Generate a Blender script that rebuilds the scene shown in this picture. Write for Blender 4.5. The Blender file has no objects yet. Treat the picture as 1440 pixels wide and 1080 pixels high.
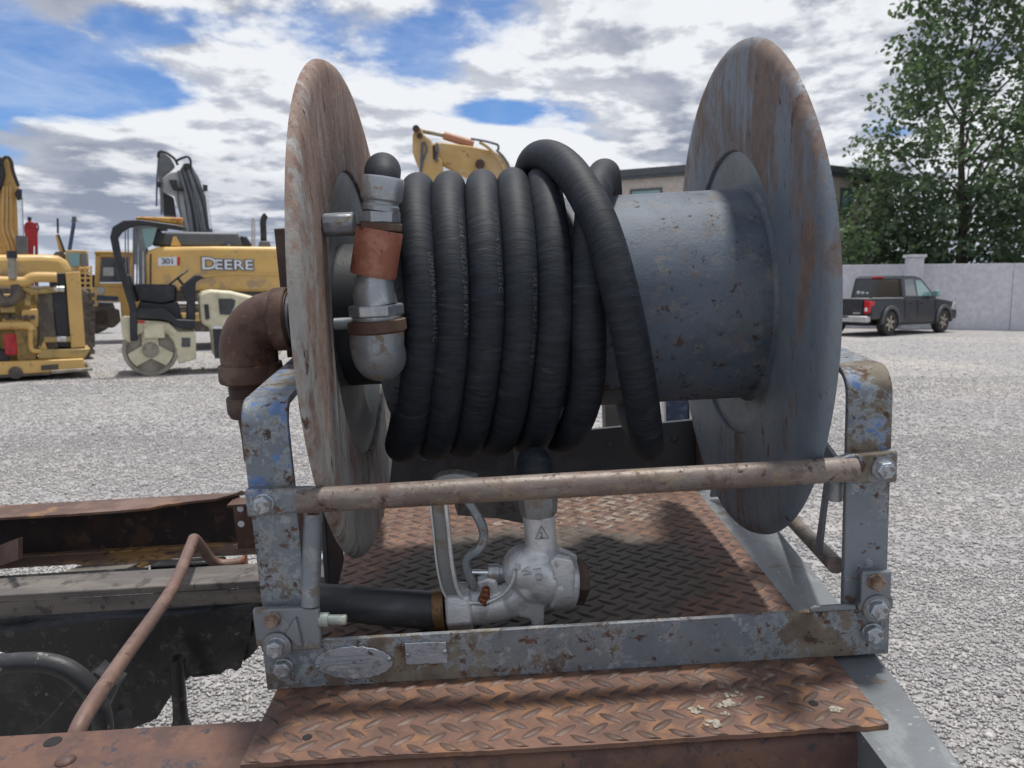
import bpy, bmesh, math, random
import numpy as np
from mathutils import Vector, Matrix, Euler
R = math.radians
random.seed(7)
rng = np.random.default_rng(7)
sc = bpy.context.scene
C = sc.collection

# ------------------------------------------------------------------ camera
H = 1.3
FPX = 1099.0
PITCH = R(6.75)
cam = bpy.data.cameras.new('camera')
cam.lens = 36 * FPX / 1440
cam.sensor_width = 36
cam.clip_start = 0.05
cam.clip_end = 3000
cam.dof.use_dof = True
cam.dof.focus_distance = 1.12
cam.dof.aperture_fstop = 10.0
co = bpy.data.objects.new('camera', cam)
C.objects.link(co)
co.location = (0, 0, H)
co.rotation_euler = (R(90) - PITCH, 0, 0)
sc.camera = co

# ------------------------------------------------------------------ sky, sun, exposure
SUN_EL, SUN_AZ = R(81), R(35)        # azimuth measured from +Y towards +X
world = bpy.data.worlds.new('World')
sc.world = world
world.use_nodes = True
wn, wl = world.node_tree.nodes, world.node_tree.links
wn.clear()


def _n(nodes, t, **kw):
    n = nodes.new(t)
    for k, v in kw.items():
        setattr(n, k, v)
    return n


def _math(nodes, links, op, a, b=None, clamp=False):
    n = nodes.new('ShaderNodeMath')
    n.operation = op
    n.use_clamp = clamp
    for i, s in enumerate((a, b)):
        if s is None:
            continue
        if hasattr(s, 'is_linked'):
            links.new(s, n.inputs[i])
        else:
            n.inputs[i].default_value = s
    return n.outputs[0]


def _mapr(nodes, links, fac, lo, hi, a=0.0, b=1.0, smooth=True):
    n = nodes.new('ShaderNodeMapRange')
    n.interpolation_type = 'SMOOTHSTEP' if smooth else 'LINEAR'
    n.clamp = True if not smooth else n.clamp
    links.new(fac, n.inputs[0])
    n.inputs[1].default_value, n.inputs[2].default_value = lo, hi
    n.inputs[3].default_value, n.inputs[4].default_value = a, b
    return n.outputs[0]


def _mixc(nodes, links, fac, a, b, mode='MIX'):
    n = nodes.new('ShaderNodeMix')
    n.data_type = 'RGBA'
    n.blend_type = mode
    for sock, v in ((n.inputs[0], fac), (n.inputs[6], a), (n.inputs[7], b)):
        if hasattr(v, 'is_linked'):
            links.new(v, sock)
        elif isinstance(v, (tuple, list)):
            sock.default_value = (*v[:3], 1)
        else:
            sock.default_value = v
    return n.outputs[2]


def _noise(nodes, links, vec, scale, detail=4, rough=.55, dist=0.0, lac=2.0):
    n = nodes.new('ShaderNodeTexNoise')
    links.new(vec, n.inputs['Vector'])
    n.inputs['Scale'].default_value = scale
    n.inputs['Detail'].default_value = detail
    n.inputs['Roughness'].default_value = rough
    n.inputs['Lacunarity'].default_value = lac
    n.inputs['Distortion'].default_value = dist
    return n.outputs[0]


def build_world():
    out = _n(wn, 'ShaderNodeOutputWorld')
    bg = _n(wn, 'ShaderNodeBackground')
    bg.inputs[1].default_value = 0.11
    wl.new(bg.outputs[0], out.inputs[0])
    sky = _n(wn, 'ShaderNodeTexSky', sky_type='NISHITA', sun_disc=False)
    sky.sun_elevation = SUN_EL
    sky.sun_rotation = SUN_AZ
    sky.air_density = 0.8
    sky.dust_density = 0.2
    sky.ozone_density = 4.0
    tc = _n(wn, 'ShaderNodeTexCoord')
    sep = _n(wn, 'ShaderNodeSeparateXYZ')
    wl.new(tc.outputs['Generated'], sep.inputs[0])
    zz = _math(wn, wl, 'ADD', _math(wn, wl, 'MAXIMUM', sep.outputs[2], 0.0), 0.16)
    px = _math(wn, wl, 'DIVIDE', sep.outputs[0], zz)
    py = _math(wn, wl, 'DIVIDE', sep.outputs[1], zz)
    cmb = _n(wn, 'ShaderNodeCombineXYZ')
    wl.new(px, cmb.inputs[0])
    wl.new(py, cmb.inputs[1])
    cmb.inputs[2].default_value = 3.1

    el = _math(wn, wl, 'MAXIMUM', sep.outputs[2], 0.0)
    ez = _math(wn, wl, 'DIVIDE', _math(wn, wl, 'MULTIPLY', el, 6.2), _math(wn, wl, 'ADD', el, .42))
    puff = _n(wn, 'ShaderNodeCombineXYZ')
    wl.new(_math(wn, wl, 'MULTIPLY', sep.outputs[0], 2.3), puff.inputs[0])
    wl.new(_math(wn, wl, 'MULTIPLY', sep.outputs[1], 2.3), puff.inputs[1])
    wl.new(ez, puff.inputs[2])

    def shifted(dx, dy, dz=0):
        m = _n(wn, 'ShaderNodeVectorMath', operation='ADD')
        wl.new(puff.outputs[0], m.inputs[0])
        m.inputs[1].default_value = (dx, dy, dz)
        return m.outputs[0]
    c0 = _noise(wn, wl, shifted(3.3, .4), 1.35, 12, .56, .1)
    c1 = _noise(wn, wl, shifted(3.33, .43, .075), 1.35, 9, .55, .1)
    big = _noise(wn, wl, shifted(4.2, 1.7), .45, 3, .5)
    # more open sky to the left
    lft = _mapr(wn, wl, px, -1.6, .3, .055, .115)
    cov = _math(wn, wl, 'ADD', _math(wn, wl, 'ADD', c0, lft), _math(wn, wl, 'MULTIPLY', _math(wn, wl, 'SUBTRACT', big, .5), .22))
    hor = _mapr(wn, wl, sep.outputs[2], 0.0, .25, .07, 0.0)
    cov = _math(wn, wl, 'ADD', cov, hor)
    for ox, oy, rad_, am in ((-1.38, 2.30, .40, .20), (-.86, 1.95, .16, .12), (-.05, 2.62, .13, .095)):
        sx_ = _math(wn, wl, 'POWER', _math(wn, wl, 'ABSOLUTE', _math(wn, wl, 'SUBTRACT', px, ox)), 2.0)
        sy_ = _math(wn, wl, 'POWER', _math(wn, wl, 'ABSOLUTE', _math(wn, wl, 'SUBTRACT', py, oy)), 2.0)
        dd = _math(wn, wl, 'SQRT', _math(wn, wl, 'ADD', sx_, sy_))
        cov = _math(wn, wl, 'SUBTRACT', cov, _mapr(wn, wl, dd, rad_ * .35, rad_ * 1.35, am, 0.0))
    dens = _mapr(wn, wl, cov, .415, .505)
    # relief: undersides and thick parts go grey, rims and tops stay white
    thick = _mapr(wn, wl, cov, .47, .74, -.22, .30)
    rel = _mapr(wn, wl, _math(wn, wl, 'SUBTRACT', c0, c1), -.042, .042, .46, -.46)
    fin = _mapr(wn, wl, _noise(wn, wl, shifted(1.3, 5.1), 4.5, 8, .6, .1), .3, .7, .12, -.12)
    big2 = _noise(wn, wl, shifted(9.2, -3.3), .8, 4, .55)
    sh = _math(wn, wl, 'ADD', _math(wn, wl, 'ADD', thick, rel), _math(wn, wl, 'ADD', fin, _mapr(wn, wl, big2, .35, .65, .20, .62)), True)
    ccol = _mixc(wn, wl, sh, (6.3, 6.45, 6.7), (2.0, 2.25, 2.95))
    skyc = _mixc(wn, wl, 1.0, sky.outputs[0], (.66, .80, .96), 'MULTIPLY')
    # thin veil
    veil = _mapr(wn, wl, _noise(wn, wl, shifted(2, 7), 2.3, 7, .6, .6), .45, .75, 0, .35)
    skyc = _mixc(wn, wl, veil, skyc, (5.6, 6.1, 7.0))
    col = _mixc(wn, wl, dens, skyc, ccol)
    hz = _mapr(wn, wl, sep.outputs[2], 0.0, .10, .55, 0.0)
    col = _mixc(wn, wl, hz, col, (4.7, 5.3, 6.3))
    gr = _mapr(wn, wl, sep.outputs[2], -.02, 0.0, 1.0, 0.0)
    col = _mixc(wn, wl, gr, col, (3.0, 3.0, 3.0))
    wl.new(col, bg.inputs[0])


build_world()
sl = bpy.data.lights.new('sun', 'SUN')
sl.energy = 3.0
sl.angle = R(5)
sl.color = (1.0, .955, .88)
so = bpy.data.objects.new('sun', sl)
C.objects.link(so)
sd = Vector((math.sin(SUN_AZ) * math.cos(SUN_EL), math.cos(SUN_AZ) * math.cos(SUN_EL), math.sin(SUN_EL)))
so.rotation_euler = sd.to_track_quat('Z', 'Y').to_euler()
so.location = sd * 50
sc.view_settings.view_transform = 'Standard'
sc.view_settings.look = 'None'
sc.view_settings.exposure = 0.34
sc.view_settings.gamma = 1.0
sc.view_settings.use_curve_mapping = False

# the truck stands nose-up and slightly tilted on the yard: its own axes in the world
th, ph, ps = R(10.06), R(3.045), R(-.632)


def _cam_to_world():
    c, s = math.cos(PITCH), math.sin(PITCH)
    return Matrix(((1, 0, 0), (0, c, s), (0, -s, c)))       # (x, D, U) -> world


def _truck_to_cam():
    c, s = math.cos(ps), math.sin(ps)
    yaw = Matrix(((c, s, 0), (-s, c, 0), (0, 0, 1)))
    c, s = math.cos(th), math.sin(th)
    pit = Matrix(((1, 0, 0), (0, c, -s), (0, s, c)))
    c, s = math.cos(ph), math.sin(ph)
    rol = Matrix(((c, 0, -s), (0, 1, 0), (s, 0, c)))
    return rol @ pit @ yaw


TW = Matrix.Translation((0, 0, H)) @ (_cam_to_world() @ _truck_to_cam()).to_4x4()


# ------------------------------------------------------------------ materials
def wmat(name, base, layers=(), rough=.6, metal=0.0, var=.12, vscale=6, bump=.15, bscale=120, spec=.5,
         edge=0, coords='Object'):
    m = bpy.data.materials.new(name)
    m.use_nodes = True
    N, L = m.node_tree.nodes, m.node_tree.links
    b = N['Principled BSDF']
    tc = N.new('ShaderNodeTexCoord')
    vec = tc.outputs[coords]

    def mp(st, seed):
        mm = N.new('ShaderNodeMapping')
        mm.inputs['Scale'].default_value = st
        mm.inputs['Location'].default_value = (seed * 3.17, seed * 1.31, seed * 2.53)
        L.new(vec, mm.inputs[0])
        return mm.outputs[0]
    v0 = _noise(N, L, mp((1, 1, 1), 0.5), vscale, 6, .6)
    d = tuple(max(0, x * (1 - var)) for x in base)
    u = tuple(min(1, x * (1 + var)) for x in base)
    col = _mixc(N, L, _mapr(N, L, v0, .3, .7), d, u)
    rg = None
    mt = None
    hsum = None
    for i, ly in enumerate(layers):
        f = _noise(N, L, mp(ly.get('st', (1, 1, 1)), ly.get('seed', i + 1)), ly.get('s', 10), ly.get('d', 8), ly.get('r', .62), ly.get('dist', .2))
        if 'grad' in ly:
            ax, lo, hi, a, bb = ly['grad']
            sp = N.new('ShaderNodeSeparateXYZ')
            L.new(vec, sp.inputs[0])
            f = _math(N, L, 'ADD', f, _mapr(N, L, sp.outputs[ax], lo, hi, a, bb))
        if 'blob' in ly:
            (bx_, by_, bz_), (sx_, sy_, sz_), amt = ly['blob']
            mm = N.new('ShaderNodeMapping')
            mm.vector_type = 'TEXTURE'
            mm.inputs['Location'].default_value = (bx_, by_, bz_)
            mm.inputs['Scale'].default_value = (sx_, sy_, sz_)
            L.new(vec, mm.inputs[0])
            ln = N.new('ShaderNodeVectorMath')
            ln.operation = 'LENGTH'
            L.new(mm.outputs[0], ln.inputs[0])
            f = _math(N, L, 'ADD', f, _mapr(N, L, ln.outputs['Value'], .5, 1.2, amt, -amt))
        msk = _mapr(N, L, f, ly['lo'], ly['hi'], 0, ly.get('a', 1.0))
        c2 = ly['c']
        if 'c2' in ly:
            c2 = _mixc(N, L, _mapr(N, L, _noise(N, L, mp((1, 1, 1), i + 9), ly.get('s2', 40), 5, .6), .35, .65), ly['c'], ly['c2'])
        col = _mixc(N, L, msk, col, c2)
        if ly.get('rg') is not None:
            mx = N.new('ShaderNodeMix')
            L.new(msk, mx.inputs[0])
            if rg is None:
                mx.inputs[2].default_value = rough
            else:
                L.new(rg, mx.inputs[2])
            mx.inputs[3].default_value = ly['rg']
            rg = mx.outputs[0]
            if metal > 0:
                mx2 = N.new('ShaderNodeMix')
                L.new(msk, mx2.inputs[0])
                if mt is None:
                    mx2.inputs[2].default_value = metal
                else:
                    L.new(mt, mx2.inputs[2])
                mx2.inputs[3].default_value = 0.0
                mt = mx2.outputs[0]
        if ly.get('h'):
            hh = _math(N, L, 'MULTIPLY', msk, ly['h'])
            hsum = hh if hsum is None else _math(N, L, 'ADD', hsum, hh)
    if edge:
        bv = N.new('ShaderNodeBevel')
        bv.samples = 4
        bv.inputs['Radius'].default_value = edge
        ge = N.new('ShaderNodeNewGeometry')
        dt = N.new('ShaderNodeVectorMath')
        dt.operation = 'DOT_PRODUCT'
        L.new(bv.outputs[0], dt.inputs[0])
        L.new(ge.outputs['True Normal'], dt.inputs[1])
        ew = _math(N, L, 'SUBTRACT', 1.0, dt.outputs['Value'])
        en = _noise(N, L, mp((1, 1, 1), 21), 38, 6, .7)
        ef = _mapr(N, L, _math(N, L, 'ADD', ew, _math(N, L, 'MULTIPLY', _math(N, L, 'SUBTRACT', en, .5), .5)), .05, .14, 0, .85)
        ecol = _mixc(N, L, _mapr(N, L, en, .45, .6), (.07, .042, .030), (.17, .12, .08))
        col = _mixc(N, L, ef, col, ecol)
    L.new(col, b.inputs['Base Color'])
    if rg is not None:
        L.new(rg, b.inputs['Roughness'])
    else:
        b.inputs['Roughness'].default_value = rough
    if mt is not None:
        L.new(mt, b.inputs['Metallic'])
    else:
        b.inputs['Metallic'].default_value = metal
    b.inputs['Specular IOR Level'].default_value = spec
    if bump:
        nb = _noise(N, L, mp((1, 1, 1), 4), bscale, 5, .6)
        hgt = nb if hsum is None else _math(N, L, 'ADD', nb, hsum)
        bp = N.new('ShaderNodeBump')
        bp.inputs['Strength'].default_value = bump
        bp.inputs['Distance'].default_value = .002 if coords == 'Object' else .01
        L.new(hgt, bp.inputs['Height'])
        L.new(bp.outputs[0], b.inputs['Normal'])
    return m


RUST = (.13, .055, .028)
RUST_L = (.27, .13, .065)
RUST_D = (.045, .024, .016)
M = {}
VERT = (1.0, 1.0, .16)
M['flange_left'] = wmat('weathered flange cream rust', (.27, .29, .305), [
    dict(c=(.38, .365, .325), s=11, st=(1, 1, .3), d=12, r=.76, lo=.40, hi=.64, seed=3, a=.55),
    dict(c=(.255, .165, .125), c2=(.185, .118, .095), s2=60, s=13, st=(1, 1, .35), d=12, r=.74, lo=.42, hi=.55, seed=2, a=.88, grad=(2, .32, .66, -.06, .095), rg=.8),
    dict(c=(.17, .095, .07), c2=(.12, .075, .06), s2=80, s=30, st=(1, 1, .25), d=12, r=.75, lo=.51, hi=.60, seed=12, a=.75, grad=(2, .40, .80, -.03, .045), rg=.85),
    dict(c=RUST, c2=RUST_D, s=55, st=(1, 1, .35), lo=.60, hi=.66, seed=5, a=.9, rg=.9, h=-.5),
    dict(c=(.33, .36, .36), s=6, st=(1, 1, .6), r=.74, d=12, lo=.56, hi=.63, seed=8, a=.6)], rough=.6, metal=.05, bump=.4, bscale=160)
M['flange_right'] = wmat('weathered flange blue grey', (.130, .165, .210), [
    dict(c=(.20, .225, .25), s=8, st=(1, 1, .4), d=10, r=.72, lo=.42, hi=.64, seed=1, a=.7),
    dict(c=(.19, .12, .085), c2=(.13, .08, .06), s2=60, s=8, st=(1, 1, .45), d=12, r=.78, lo=.455, hi=.575, seed=6, a=.85, grad=(2, .4, .85, -.05, .04), rg=.8),
    dict(c=(.22, .17, .12), s=42, st=(1, 1, .3), d=10, r=.75, lo=.53, hi=.64, seed=16, a=.45, grad=(2, .4, .85, -.05, .03), rg=.8),
    dict(c=RUST, c2=RUST_D, s=60, st=(1, 1, .35), lo=.61, hi=.68, seed=4, a=.85, rg=.9, h=-.5)], rough=.5, metal=.18, bump=.35, bscale=150)
M['drum'] = wmat('weathered drum steel', (.095, .122, .162), [
    dict(c=(.165, .185, .21), s=10, st=(.5, 1, 1), r=.72, lo=.42, hi=.64, seed=2, a=.7),
    dict(c=(.22, .205, .18), s=40, r=.74, d=10, lo=.53, hi=.64, seed=17, a=.65, rg=.7),
    dict(c=(.085, .10, .125), s=30, r=.74, d=10, lo=.54, hi=.64, seed=27, a=.6),
    dict(c=(.16, .12, .095), s=26, r=.72, lo=.56, hi=.66, seed=7, a=.6, rg=.7),
    dict(c=(.085, .055, .042), c2=RUST_D, s=62, lo=.60, hi=.67, seed=4, a=.8, rg=.9, h=-.6, grad=(2, .3, .7, .03, -.02))], rough=.6, metal=.1, bump=.35, bscale=170, var=.25, spec=.35)
M['frame_blue'] = wmat('chipped blue grey frame paint', (.155, .180, .210), [
    dict(c=(.22, .235, .245), s=9, r=.7, lo=.46, hi=.62, seed=32, a=.7),
    dict(c=(.05, .13, .34), c2=(.09, .19, .42), s=19, r=.66, lo=.60, hi=.64, seed=11, a=.8, blob=((0, -.32, .385), (1.2, 1, .13), .075)),
    dict(c=(.32, .36, .40), s=34, r=.7, lo=.575, hi=.61, seed=12, a=.7),
    dict(c=(.30, .34, .37), s=7, r=.74, d=10, lo=.494, hi=.51, seed=13, a=.55),
    dict(c=(.18, .15, .105), c2=(.095, .065, .045), s2=30, s=7, r=.74, d=10, lo=.512, hi=.555, seed=13, a=.9, rg=.85, h=-.6),
    dict(c=RUST_D, c2=RUST, s=46, r=.7, lo=.57, hi=.615, seed=14, a=.9, rg=.9, h=-.6)], rough=.46, metal=.2, bump=.35, bscale=180, var=.16, edge=.004)
M['boss'] = wmat('smooth worn hub plate', (.165, .195, .225), [
    dict(c=(.24, .26, .275), s=9, r=.72, d=10, lo=.44, hi=.62, seed=2, a=.7),
    dict(c=(.17, .12, .09), s=40, r=.7, lo=.60, hi=.66, seed=5, a=.7, rg=.8)], rough=.45, metal=.2, bump=.5, bscale=110)
M['frame_grey'] = wmat('worn grey bracket steel', (.18, .20, .225), [
    dict(c=(.30, .31, .32), s=30, lo=.52, hi=.62, seed=2, a=.7),
    dict(c=(.16, .13, .09), s=24, lo=.56, hi=.62, seed=5, a=.85, rg=.85)], rough=.42, metal=.35, bump=.25, edge=.003)
M['guard'] = wmat('worn pipe bar', (.150, .118, .105), [
    dict(c=(.25, .225, .205), s=30, st=(.3, 1, 1), d=10, r=.72, lo=.44, hi=.62, seed=2, a=.75),
    dict(c=(.24, .185, .12), s=34, st=(.5, 1, 1), d=10, r=.7, lo=.52, hi=.62, seed=4, a=.7),
    dict(c=(.11, .065, .05), s=24, d=10, r=.75, lo=.52, hi=.60, seed=7, a=.7, rg=.8),
    dict(c=RUST_D, s=70, d=8, r=.7, lo=.58, hi=.65, seed=3, a=.9, rg=.9)], rough=.5, metal=.2, bump=.35)
M['bolt'] = wmat('zinc bolt', (.34, .37, .41), [dict(c=(.16, .12, .09), s=80, lo=.52, hi=.62, a=.7, rg=.8)], rough=.35, metal=.7, bump=.15)
M['bolt_rust'] = wmat('rusty bolt', (.24, .19, .15), [dict(c=RUST, s=90, lo=.45, hi=.6, a=.8, rg=.85)], rough=.5, metal=.4, bump=.3)
M['zinc'] = wmat('galvanised fitting', (.31, .34, .37), [
    dict(c=(.46, .48, .49), s=40, lo=.5, hi=.6, a=.7, seed=2),
    dict(c=(.30, .17, .09), s=34, lo=.57, hi=.64, a=.75, seed=6, rg=.8)], rough=.36, metal=.6, bump=.12, bscale=260)
M['zinc_dull'] = wmat('dull galvanised iron', (.23, .26, .29), [
    dict(c=(.34, .36, .37), s=25, lo=.5, hi=.62, a=.7, seed=2),
    dict(c=(.17, .12, .07), s=42, lo=.54, hi=.61, a=.8, seed=5, rg=.8)], rough=.42, metal=.45, bump=.25)
M['red_coupling'] = wmat('red brown coupling', (.26, .095, .060), [
    dict(c=(.38, .19, .13), s=30, lo=.5, hi=.62, a=.6), dict(c=(.09, .04, .03), s=60, lo=.6, hi=.66, a=.8)], rough=.55, bump=.3)
M['rust_elbow'] = wmat('rusted malleable elbow', (.085, .045, .032), [
    dict(c=(.15, .105, .075), s=10, lo=.48, hi=.58, a=.85, seed=3),
    dict(c=(.05, .022, .016), s=16, lo=.54, hi=.58, a=.8, seed=7),
    dict(c=(.20, .10, .055), s=70, lo=.6, hi=.66, a=.6, seed=9)], rough=.62, metal=.15, bump=.5, bscale=90)
M['rust_dark'] = wmat('dark rusty steel', (.055, .033, .028), [dict(c=(.10, .06, .045), s=20, lo=.45, hi=.62, a=.7)], rough=.7, bump=.3)
M['plate'] = wmat('rusty checker plate', (.150, .082, .060), [
    dict(c=(.26, .135, .070), s=14, lo=.47, hi=.60, seed=2, a=.8),
    dict(c=(.11, .066, .055), s=26, lo=.47, hi=.60, seed=3, a=.75),
    dict(c=(.20, .115, .09), s=9, lo=.48, hi=.6, seed=12, a=.55, grad=(1, -.35, -.1, -.3, .04)),
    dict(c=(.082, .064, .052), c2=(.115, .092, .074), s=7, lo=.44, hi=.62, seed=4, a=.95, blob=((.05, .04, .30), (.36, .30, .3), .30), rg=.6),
    dict(c=(.36, .32, .27), c2=(.16, .13, .10), s=34, d=10, r=.75, lo=.60, hi=.66, seed=5, a=.8, blob=((.16, .36, .30), (.34, .14, .3), .12)),
    dict(c=(.32, .30, .27), c2=(.16, .14, .12), s=60, d=10, r=.7, lo=.585, hi=.63, seed=25, a=.6, blob=((.30, -.35, .30), (.1, .06, .3), .07))], rough=.62, metal=.1, bump=.45, bscale=140, var=.2)
M['tread'] = wmat('worn tread lozenges', (.088, .055, .045), [
    dict(c=(.14, .085, .062), s=30, lo=.48, hi=.60, seed=2, a=.7),
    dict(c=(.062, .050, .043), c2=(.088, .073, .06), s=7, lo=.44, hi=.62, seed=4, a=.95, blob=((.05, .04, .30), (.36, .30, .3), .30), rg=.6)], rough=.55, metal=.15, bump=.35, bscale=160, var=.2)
M['rail_rust'] = wmat('rusted chassis rail', (.105, .056, .045), [
    dict(c=(.16, .082, .055), s=8, lo=.48, hi=.6, seed=2, a=.8),
    dict(c=(.27, .15, .06), s=4, lo=.58, hi=.68, seed=6, a=.6),
    dict(c=(.075, .045, .040), s=20, r=.74, d=10, lo=.49, hi=.60, seed=3, a=.8),
    dict(c=(.20, .095, .055), s=44, r=.72, d=10, lo=.56, hi=.64, seed=13, a=.6),
    dict(c=(.030, .035, .048), s=34, r=.74, d=10, lo=.575, hi=.61, seed=4, a=.85)], rough=.6, metal=.1, bump=.4, bscale=110)
M['rail_far'] = wmat('rusted far rail', (.10, .055, .042), [
    dict(c=(.20, .13, .10), s=7, lo=.48, hi=.62, seed=2, a=.7),
    dict(c=(.30, .16, .07), s=5, lo=.56, hi=.64, seed=5, a=.8)], rough=.65, bump=.4)
M['web_shade'] = wmat('shaded rail web', (.026, .019, .020), [dict(c=(.085, .045, .028), s=6, lo=.5, hi=.64, seed=3, a=.8), dict(c=(.12, .075, .05), s=22, lo=.58, hi=.66, seed=4, a=.7)], rough=.75, bump=.4)  # shade under the upper flange painted in as a darker base, plus rust
M['rail_flange'] = wmat('sunlit orange rust flange', (.21, .14, .11), [dict(c=(.46, .27, .10), s=4, r=.68, lo=.48, hi=.58, seed=5, a=.9), dict(c=(.07, .05, .045), s=26, lo=.56, hi=.62, a=.7)], rough=.65, bump=.4)  # orange rust, lightened to paint in the sun falling on the lower flange
M['grey_beam'] = wmat('blue grey steel beam', (.17, .185, .20), [
    dict(c=(.26, .28, .29), s=20, st=(1, .3, 1), lo=.50, hi=.62, seed=2, a=.75),
    dict(c=(.42, .43, .42), s=70, lo=.62, hi=.68, seed=3, a=.8),
    dict(c=(.12, .08, .05), s=24, lo=.60, hi=.66, seed=4, a=.6)], rough=.42, metal=.3, bump=.35)
M['old_grey'] = wmat('weathered dull grey beam', (.10, .09, .085), [dict(c=(.17, .15, .135), s=14, st=(.3, 1, 1), lo=.45, hi=.6, a=.8), dict(c=(.05, .04, .038), s=30, lo=.55, hi=.62, a=.8)], rough=.75, bump=.5)
M['grease'] = wmat('greasy black casting', (.012, .012, .014), [dict(c=(.04, .038, .035), s=14, lo=.52, hi=.66, a=.7, seed=3), dict(c=(.075, .07, .062), s=30, r=.74, d=10, lo=.56, hi=.62, a=.7, seed=9), dict(c=(.35, .34, .30), s=60, lo=.68, hi=.71, a=.8, seed=6)], rough=.38, bump=1.0, bscale=38, spec=.5)
M['black_steel'] = wmat('black steel panel', (.022, .026, .034), [dict(c=(.045, .05, .06), s=16, lo=.5, hi=.64, a=.7)], rough=.5, bump=.2)
M['blue_panel'] = wmat('navy panel', (.03, .05, .10), [dict(c=(.08, .12, .2), s=40, lo=.5, hi=.6)], rough=.5)
M['brown_pipe'] = wmat('brown oxidised pipe', (.155, .095, .078), [dict(c=(.22, .14, .11), s=14, lo=.5, hi=.62, a=.7), dict(c=(.08, .045, .035), s=50, lo=.58, hi=.64, a=.8)], rough=.55, bump=.25)
M['rubber'] = wmat('black rubber', (.028, .030, .034), [dict(c=(.07, .07, .07), s=25, lo=.52, hi=.64, a=.6), dict(c=(.3, .28, .25), s=30, lo=.64, hi=.68, a=.8, seed=8)], rough=.5, bump=.3)
M['alu'] = wmat('cast aluminium nozzle', (.64, .66, .68), [
    dict(c=(.40, .42, .45), s=20, lo=.48, hi=.6, a=.7, seed=2), dict(c=(.22, .20, .17), s=45, lo=.60, hi=.68, a=.6, seed=4)], rough=.38, metal=.45, bump=.45, bscale=260, spec=.5)
M['alu_dull'] = wmat('dull cast aluminium', (.26, .27, .28), [dict(c=(.19, .155, .115), s=24, lo=.48, hi=.58, a=.85, seed=2)], rough=.5, metal=.45, bump=.35, bscale=240)
M['chrome'] = wmat('bright plated rod', (.75, .77, .8), rough=.15, metal=1.0, bump=0)
M['brass'] = wmat('old brass ring', (.22, .13, .06), [dict(c=(.10, .06, .035), s=60, lo=.5, hi=.6)], rough=.45, metal=.5)
M['copper'] = wmat('rusty copper bolt', (.24, .09, .045), [dict(c=(.10, .04, .025), s=90, lo=.5, hi=.6)], rough=.45, metal=.5)
M['pipe_black'] = wmat('scuffed black pipe', (.05, .053, .06), [dict(c=(.12, .125, .135), s=12, st=(.3, 1, 1), lo=.48, hi=.62, a=.8), dict(c=(.3, .3, .3), s=120, lo=.68, hi=.72)], rough=.42, metal=.2, bump=.2)
M['nameplate'] = wmat('etched aluminium plate', (.32, .35, .40), [
    dict(c=(.52, .54, .57), s=16, st=(.35, 1, 1), d=10, r=.72, lo=.46, hi=.60, a=.8), dict(c=(.13, .145, .17), s=26, d=10, r=.72, lo=.53, hi=.60, a=.6, seed=4),
    dict(c=(.015, .015, .015), s=85, lo=.64, hi=.66, a=.95, seed=6, rg=.8)], rough=.36, metal=.4, bump=.5, bscale=220)
M['pale_green'] = wmat('pale green oxide pin', (.24, .28, .26), [dict(c=(.42, .45, .40), s=60, lo=.5, hi=.6)], rough=.5, metal=.3)
M['dirt'] = wmat('dried mortar dirt', (.30, .28, .23), [dict(c=(.12, .10, .08), s=60, lo=.5, hi=.6)], rough=.95, bump=.8)
M['dark'] = wmat('dark interior', (.01, .01, .011), rough=.8, bump=0)
# background paints
M['yellow'] = wmat('faded machine yellow', (.60, .385, .13), [
    dict(c=(.56, .36, .13), s=1.6, lo=.48, hi=.62, a=.7, seed=2), dict(c=(.22, .14, .07), s=4.5, r=.74, d=10, lo=.555, hi=.65, a=.75, seed=5)], rough=.5, bump=0, vscale=1.5)
M['yellow_pale'] = wmat('sun faded boom yellow', (.52, .34, .13), [
    dict(c=(.54, .42, .25), s=1.2, lo=.46, hi=.6, a=.7, seed=2), dict(c=(.22, .12, .06), s=3, lo=.62, hi=.68, a=.8, seed=5)], rough=.6, bump=0, vscale=1.5)
M['deere_yellow'] = wmat('excavator yellow', (.64, .41, .13), [
    dict(c=(.50, .36, .17), s=1.6, r=.7, lo=.48, hi=.62, a=.6, seed=3),
    dict(c=(.20, .13, .08), s=5, r=.74, d=10, lo=.60, hi=.68, a=.7, seed=4),
    dict(c=(.34, .24, .16), s=2.2, lo=.60, hi=.70, a=.7, seed=7, grad=(2, 1.2, 2.4, .10, -.06))], rough=.38, bump=0, vscale=1)
M['engine_yellow'] = wmat('dusty engine yellow', (.40, .29, .11), [
    dict(c=(.17, .12, .06), s=5, lo=.5, hi=.62, a=.8, seed=3), dict(c=(.5, .37, .16), s=3, lo=.5, hi=.6, a=.6, seed=5)], rough=.6, bump=0)
M['steel_grey'] = wmat('grey boom paint', (.15, .165, .18), [dict(c=(.24, .25, .26), s=2, lo=.5, hi=.62, a=.6)], rough=.45, bump=0)
M['steel_light'] = wmat('light grey paint', (.42, .43, .44), rough=.45, bump=0)
M['hood_grey'] = wmat('hood dark grey', (.10, .115, .135), rough=.5, bump=0)
M['black_paint'] = wmat('black machine paint', (.018, .02, .026), [dict(c=(.05, .05, .055), s=4, lo=.5, hi=.64, a=.6)], rough=.45, bump=0)
M['cream'] = wmat('cream machine paint', (.60, .56, .40), [dict(c=(.36, .30, .19), s=5, r=.74, d=10, lo=.55, hi=.66, a=.65), dict(c=(.3, .13, .05), s=9, lo=.67, hi=.72, a=.7, seed=8)], rough=.45, bump=0)
M['drum_steel'] = wmat('roller drum steel', (.30, .28, .235), [dict(c=(.18, .16, .13), s=6, lo=.5, hi=.6, a=.7)], rough=.5, metal=.3, bump=0)
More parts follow.
